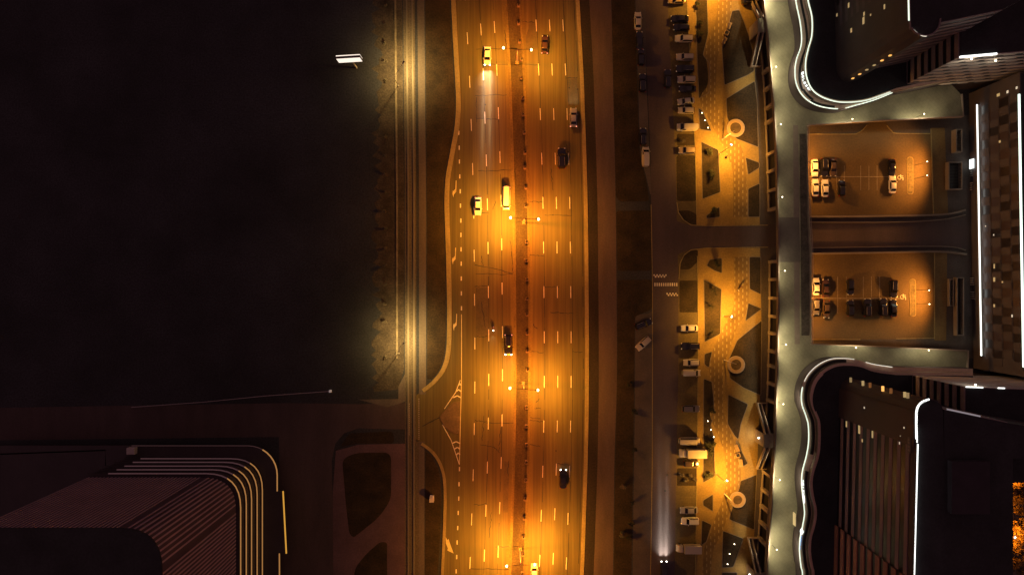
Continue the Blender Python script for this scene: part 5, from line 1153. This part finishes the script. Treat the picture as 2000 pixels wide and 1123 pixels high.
for px, py, ang, st, col, lb, g in (
    (1591.5, 328, DN, 'sedan', 'white', 'white car leftmost in the top row of the upper lot', U), (1609.5, 327, DN, 'suv', 'black', 'black car in the top row between the white car and the brown car', U), (1627, 327, DN, 'sedan', 'brown', 'brown car in the top row of the upper lot', U),
    (1592.5, 367, UP, 'sedan', 'white', 'white car leftmost in the bottom row of the upper lot', U), (1611.5, 368, UP, 'sedan', 'white', 'second white car in the bottom row of the upper lot', U), (1644, 368, UP, 'hatch', 'black', 'black car alone in the bottom row of the upper lot', U),
    (1742, 328, DN, 'sedan', 'black', 'black car above the white car at the right end of the upper lot', U), (1743.5, 361, UP, 'sedan', 'white', 'white car beside the painted wheelchair symbol of the upper lot', U),
    (1594, 560, UP, 'sedan', 'white', 'white car, the only white one on the lower lot', Lw), (1612.5, 563, UP, 'sedan', 'maroon', 'dark brown car right of the white car on the lower lot', Lw), (1661, 560, DN, 'hatch', 'black', 'black car alone in the top row middle of the lower lot', Lw), (1745, 564, DN, 'suv', 'black', 'black car with bright glints at the right end of the lower lot top row', Lw),
    (1594, 599, DN, 'hatch', 'grey', 'dark grey car leftmost in the bottom row of the lower lot', Lw), (1614, 604, DN, 'sedan', 'brown', 'brown glinting car second in the bottom row of the lower lot', Lw), (1661, 602, UP, 'hatch', 'black', 'black car third in the bottom row of the lower lot', Lw), (1694, 601, UP, 'suv', 'black', 'black car fourth in the bottom row of the lower lot', Lw),
    (1725, 600, UP, 'suv', 'black', 'black car fifth in the bottom row, touching the last one', Lw), (1745, 602, UP, 'sedan', 'black', 'black car rightmost in the bottom row of the lower lot', Lw)):
    car(px, py, ang, st, col, lb, '', .98, g)

# ================================================================== PEOPLE, MOTORCYCLE
def person(loc, rz, pose, label, jacket, group=None):
    t = thing('person', label, 'person', loc, rz, group)
    if pose == 'walk':
        J = {'pel': (0, 0, .95), 'sp': (0, 0, 1.15), 'ch': (.02, 0, 1.36), 'nk': (.02, 0, 1.5), 'hd': (.05, 0, 1.64), 'ht': (.05, 0, 1.74),
             'hl': (0, .1, .92), 'kl': (.16, .1, .5), 'fl': (.1, .1, .08), 'tl': (.28, .1, .05), 'hr': (0, -.1, .92), 'kr': (.02, -.1, .5), 'fr': (-.22, -.1, .1), 'tr': (-.06, -.1, .04),
             'sl': (.02, .19, 1.42), 'el': (-.06, .25, 1.15), 'wl': (.06, .25, .92), 'pl': (.09, .25, .84), 'sr': (.02, -.19, 1.42), 'er': (.04, -.25, 1.15), 'wr': (.18, -.24, .94), 'pr': (.22, -.24, .87)}
    else:
        J = {'pel': (-.25, 0, .84), 'sp': (-.18, 0, 1.05), 'ch': (-.06, 0, 1.26), 'nk': (0, 0, 1.39), 'hd': (.06, 0, 1.52), 'ht': (.06, 0, 1.63),
             'hl': (-.24, .12, .82), 'kl': (.2, .24, .75), 'fl': (-.02, .24, .34), 'tl': (.16, .24, .3), 'hr': (-.24, -.12, .82), 'kr': (.2, -.24, .75), 'fr': (-.02, -.24, .34), 'tr': (.16, -.24, .3),
             'sl': (-.05, .2, 1.31), 'el': (.16, .32, 1.1), 'wl': (.42, .33, 1.06), 'pl': (.5, .33, 1.06), 'sr': (-.05, -.2, 1.31), 'er': (.16, -.32, 1.1), 'wr': (.42, -.33, 1.06), 'pr': (.5, -.33, 1.06)}
    RAD = {'pel': .15, 'sp': .135, 'ch': .155, 'nk': .06, 'hd': .105, 'ht': .08, 'hl': .095, 'kl': .06, 'fl': .042, 'tl': .035, 'hr': .095, 'kr': .06, 'fr': .042, 'tr': .035, 'sl': .065, 'el': .045, 'wl': .03, 'pl': .035, 'sr': .065, 'er': .045, 'wr': .03, 'pr': .035}
    E = [('pel', 'sp'), ('sp', 'ch'), ('ch', 'nk'), ('nk', 'hd'), ('hd', 'ht'), ('pel', 'hl'), ('hl', 'kl'), ('kl', 'fl'), ('fl', 'tl'), ('pel', 'hr'), ('hr', 'kr'), ('kr', 'fr'), ('fr', 'tr'), ('ch', 'sl'), ('sl', 'el'), ('el', 'wl'), ('wl', 'pl'), ('ch', 'sr'), ('sr', 'er'), ('er', 'wr'), ('wr', 'pr')]
    names = list(J); co = [Vector(J[n]) for n in names]; rad = [RAD[n] for n in names]; ed = [(names.index(a), names.index(b)) for a, b in E]
    for h, w_ in (('pl', 'wl'), ('pr', 'wr')):
        i = names.index(h); d = (Vector(J[h]) - Vector(J[w_])).normalized(); side = d.cross(Vector((0, 1, 0))).normalized()
        for k in range(5):
            o_ = side * (-.032 + .018 * k); l = (.05, .075, .085, .078, .06)[k]
            co.append(Vector(J[h]) + o_ + d * .03); rad.append(.010); ed.append((i, len(co) - 1))
            co.append(co[-1] + d * l * .55 + side * (-.02 if k == 0 else 0)); rad.append(.009); ed.append((len(co) - 2, len(co) - 1))
            co.append(co[-1] + d * l * .4 + Vector((.012, 0, -.01))); rad.append(.008); ed.append((len(co) - 2, len(co) - 1))
    me = bpy.data.meshes.new('body'); me.from_pydata([tuple(c) for c in co], ed, []); me.update()
    o = link('body', me, M_SKIN, t)
    md = o.modifiers.new('skin', 'SKIN'); sv = me.skin_vertices[0].data
    for i, r in enumerate(rad): sv[i].radius = (r, r)
    sv[0].use_root = True
    o.modifiers.new('sub', 'SUBSURF').levels = 1
    # jacket and trousers as lofted covers
    def cover(nm, segs, m, grow):
        bm = bmesh.new()
        for a, b in segs: tube(bm, J[a], J[b], RAD[a] * grow, RAD[b] * grow, 10); ball(bm, J[b], RAD[b] * grow * .99, 1, 10, 6)
        return obj(nm, bm, m, t, 60)
    cover('jacket', [('pel', 'sp'), ('sp', 'ch'), ('ch', 'sl'), ('sl', 'el'), ('el', 'wl'), ('ch', 'sr'), ('sr', 'er'), ('er', 'wr')], jacket, 1.18)
    cover('trousers', [('pel', 'hl'), ('hl', 'kl'), ('kl', 'fl'), ('pel', 'hr'), ('hr', 'kr'), ('kr', 'fr')], M_CLOTHD, 1.15)
    h = Vector(J['hd']); bm = bmesh.new(); ball(bm, h + Vector((-.018, 0, .05)), .112, .95, 14, 8)
    obj('helmet' if pose == 'ride' else 'hair', bm, M_TRIM if pose == 'ride' else M_HAIR, t, 60)
    bm = bmesh.new(); tube(bm, h + Vector((.10, 0, .0)), h + Vector((.135, 0, -.02)), .016, .012, 6); obj('nose', bm, M_SKIN, t)
    return t
for x, y, rz, jk, lb in ((1442, 567, 200, M_WPOLE, 'person in a pale top walking on the brick path, lower of the pair'), (1447, 560, 40, M_CLOTHR, 'person in a red brown jacket walking on the brick path, upper of the pair'), (1418.5, 306, 120, M_CLOTHR, 'person in a red brown jacket walking by the uppermost lit garden lamp')):
    c = P(x, y, .9); person((c.x, c.y, .02), R(rz), 'walk', lb, jk, 'people walking in the garden')
c = P(964, 640, .8); rz = R(DN - 4)
mc = thing('motorcycle', 'motorcycle with bright headlight driving down the highway', 'motorcycle', (c.x, c.y, .012), rz)
for x in (.68, -.68):
    bm = bmesh.new(); tube(bm, (x, -.07, .31), (x, .07, .31), .31, .31, 20); obj('wheel', bm, M_RUBBER, mc, 40)
bm = loft([superring(1.25, .26, .4, 20, 3, 3, 0), superring(1.35, .32, .6, 20, 3, 3, .02), superring(1.3, .30, .76, 20, 3, 3, .0), superring(.7, .2, .82, 20, 3, 3, .1)]); obj('frame', bm, PAINT['tan'], mc, 60)
bm = loft([superring(.7, .28, .74, 16, 3, 3, -.38), superring(.72, .3, .82, 16, 3, 3, -.38), superring(.5, .2, .84, 16, 3, 3, -.38)]); obj('seat', bm, M_TRIM, mc, 60)
bm = bmesh.new(); tube(bm, (.5, -.36, 1.03), (.5, .36, 1.03), .022); tube(bm, (.68, 0, .31), (.5, 0, 1.03), .04); obj('handlebar', bm, M_DSTEEL, mc)
bm = bmesh.new(); ball(bm, (.78, 0, .86), .17); obj('headlight', bm, M_HEADON, mc, 60)
spot((.98, 0, .85), (1, .9, .7), 260, 60, .8, (7, 0, 0), .06, mc, 'headlight_light')
person((c.x, c.y, .012), rz, 'ride', 'rider in a red brown jacket and dark helmet seated on the motorcycle', M_CLOTHR)

# ================================================================== WORLD, CAMERA, RENDER
w = bpy.data.worlds.new('World'); S.world = w; w.use_nodes = True
bg = w.node_tree.nodes['Background']; bg.inputs['Color'].default_value = (0.098, 0.047, 0.054, 1); bg.inputs['Strength'].default_value = 1.0
cam = bpy.data.cameras.new('Camera'); co_ = bpy.data.objects.new('Camera', cam); COL.objects.link(co_)
cam.sensor_width = 36; cam.lens = 36 * H / (2000 / 7.0); cam.clip_start = 1; cam.clip_end = 3000
co_.location = (0, 0, H); co_.rotation_euler = (0, 0, 0); S.camera = co_
S.view_settings.view_transform = 'Standard'; S.view_settings.look = 'None'; S.view_settings.exposure = 0; S.view_settings.gamma = 1
S.cycles.use_denoising = True; S.cycles.max_bounces = 5; S.cycles.diffuse_bounces = 2; S.cycles.sample_clamp_indirect = 4; S.cycles.sample_clamp_direct = 0
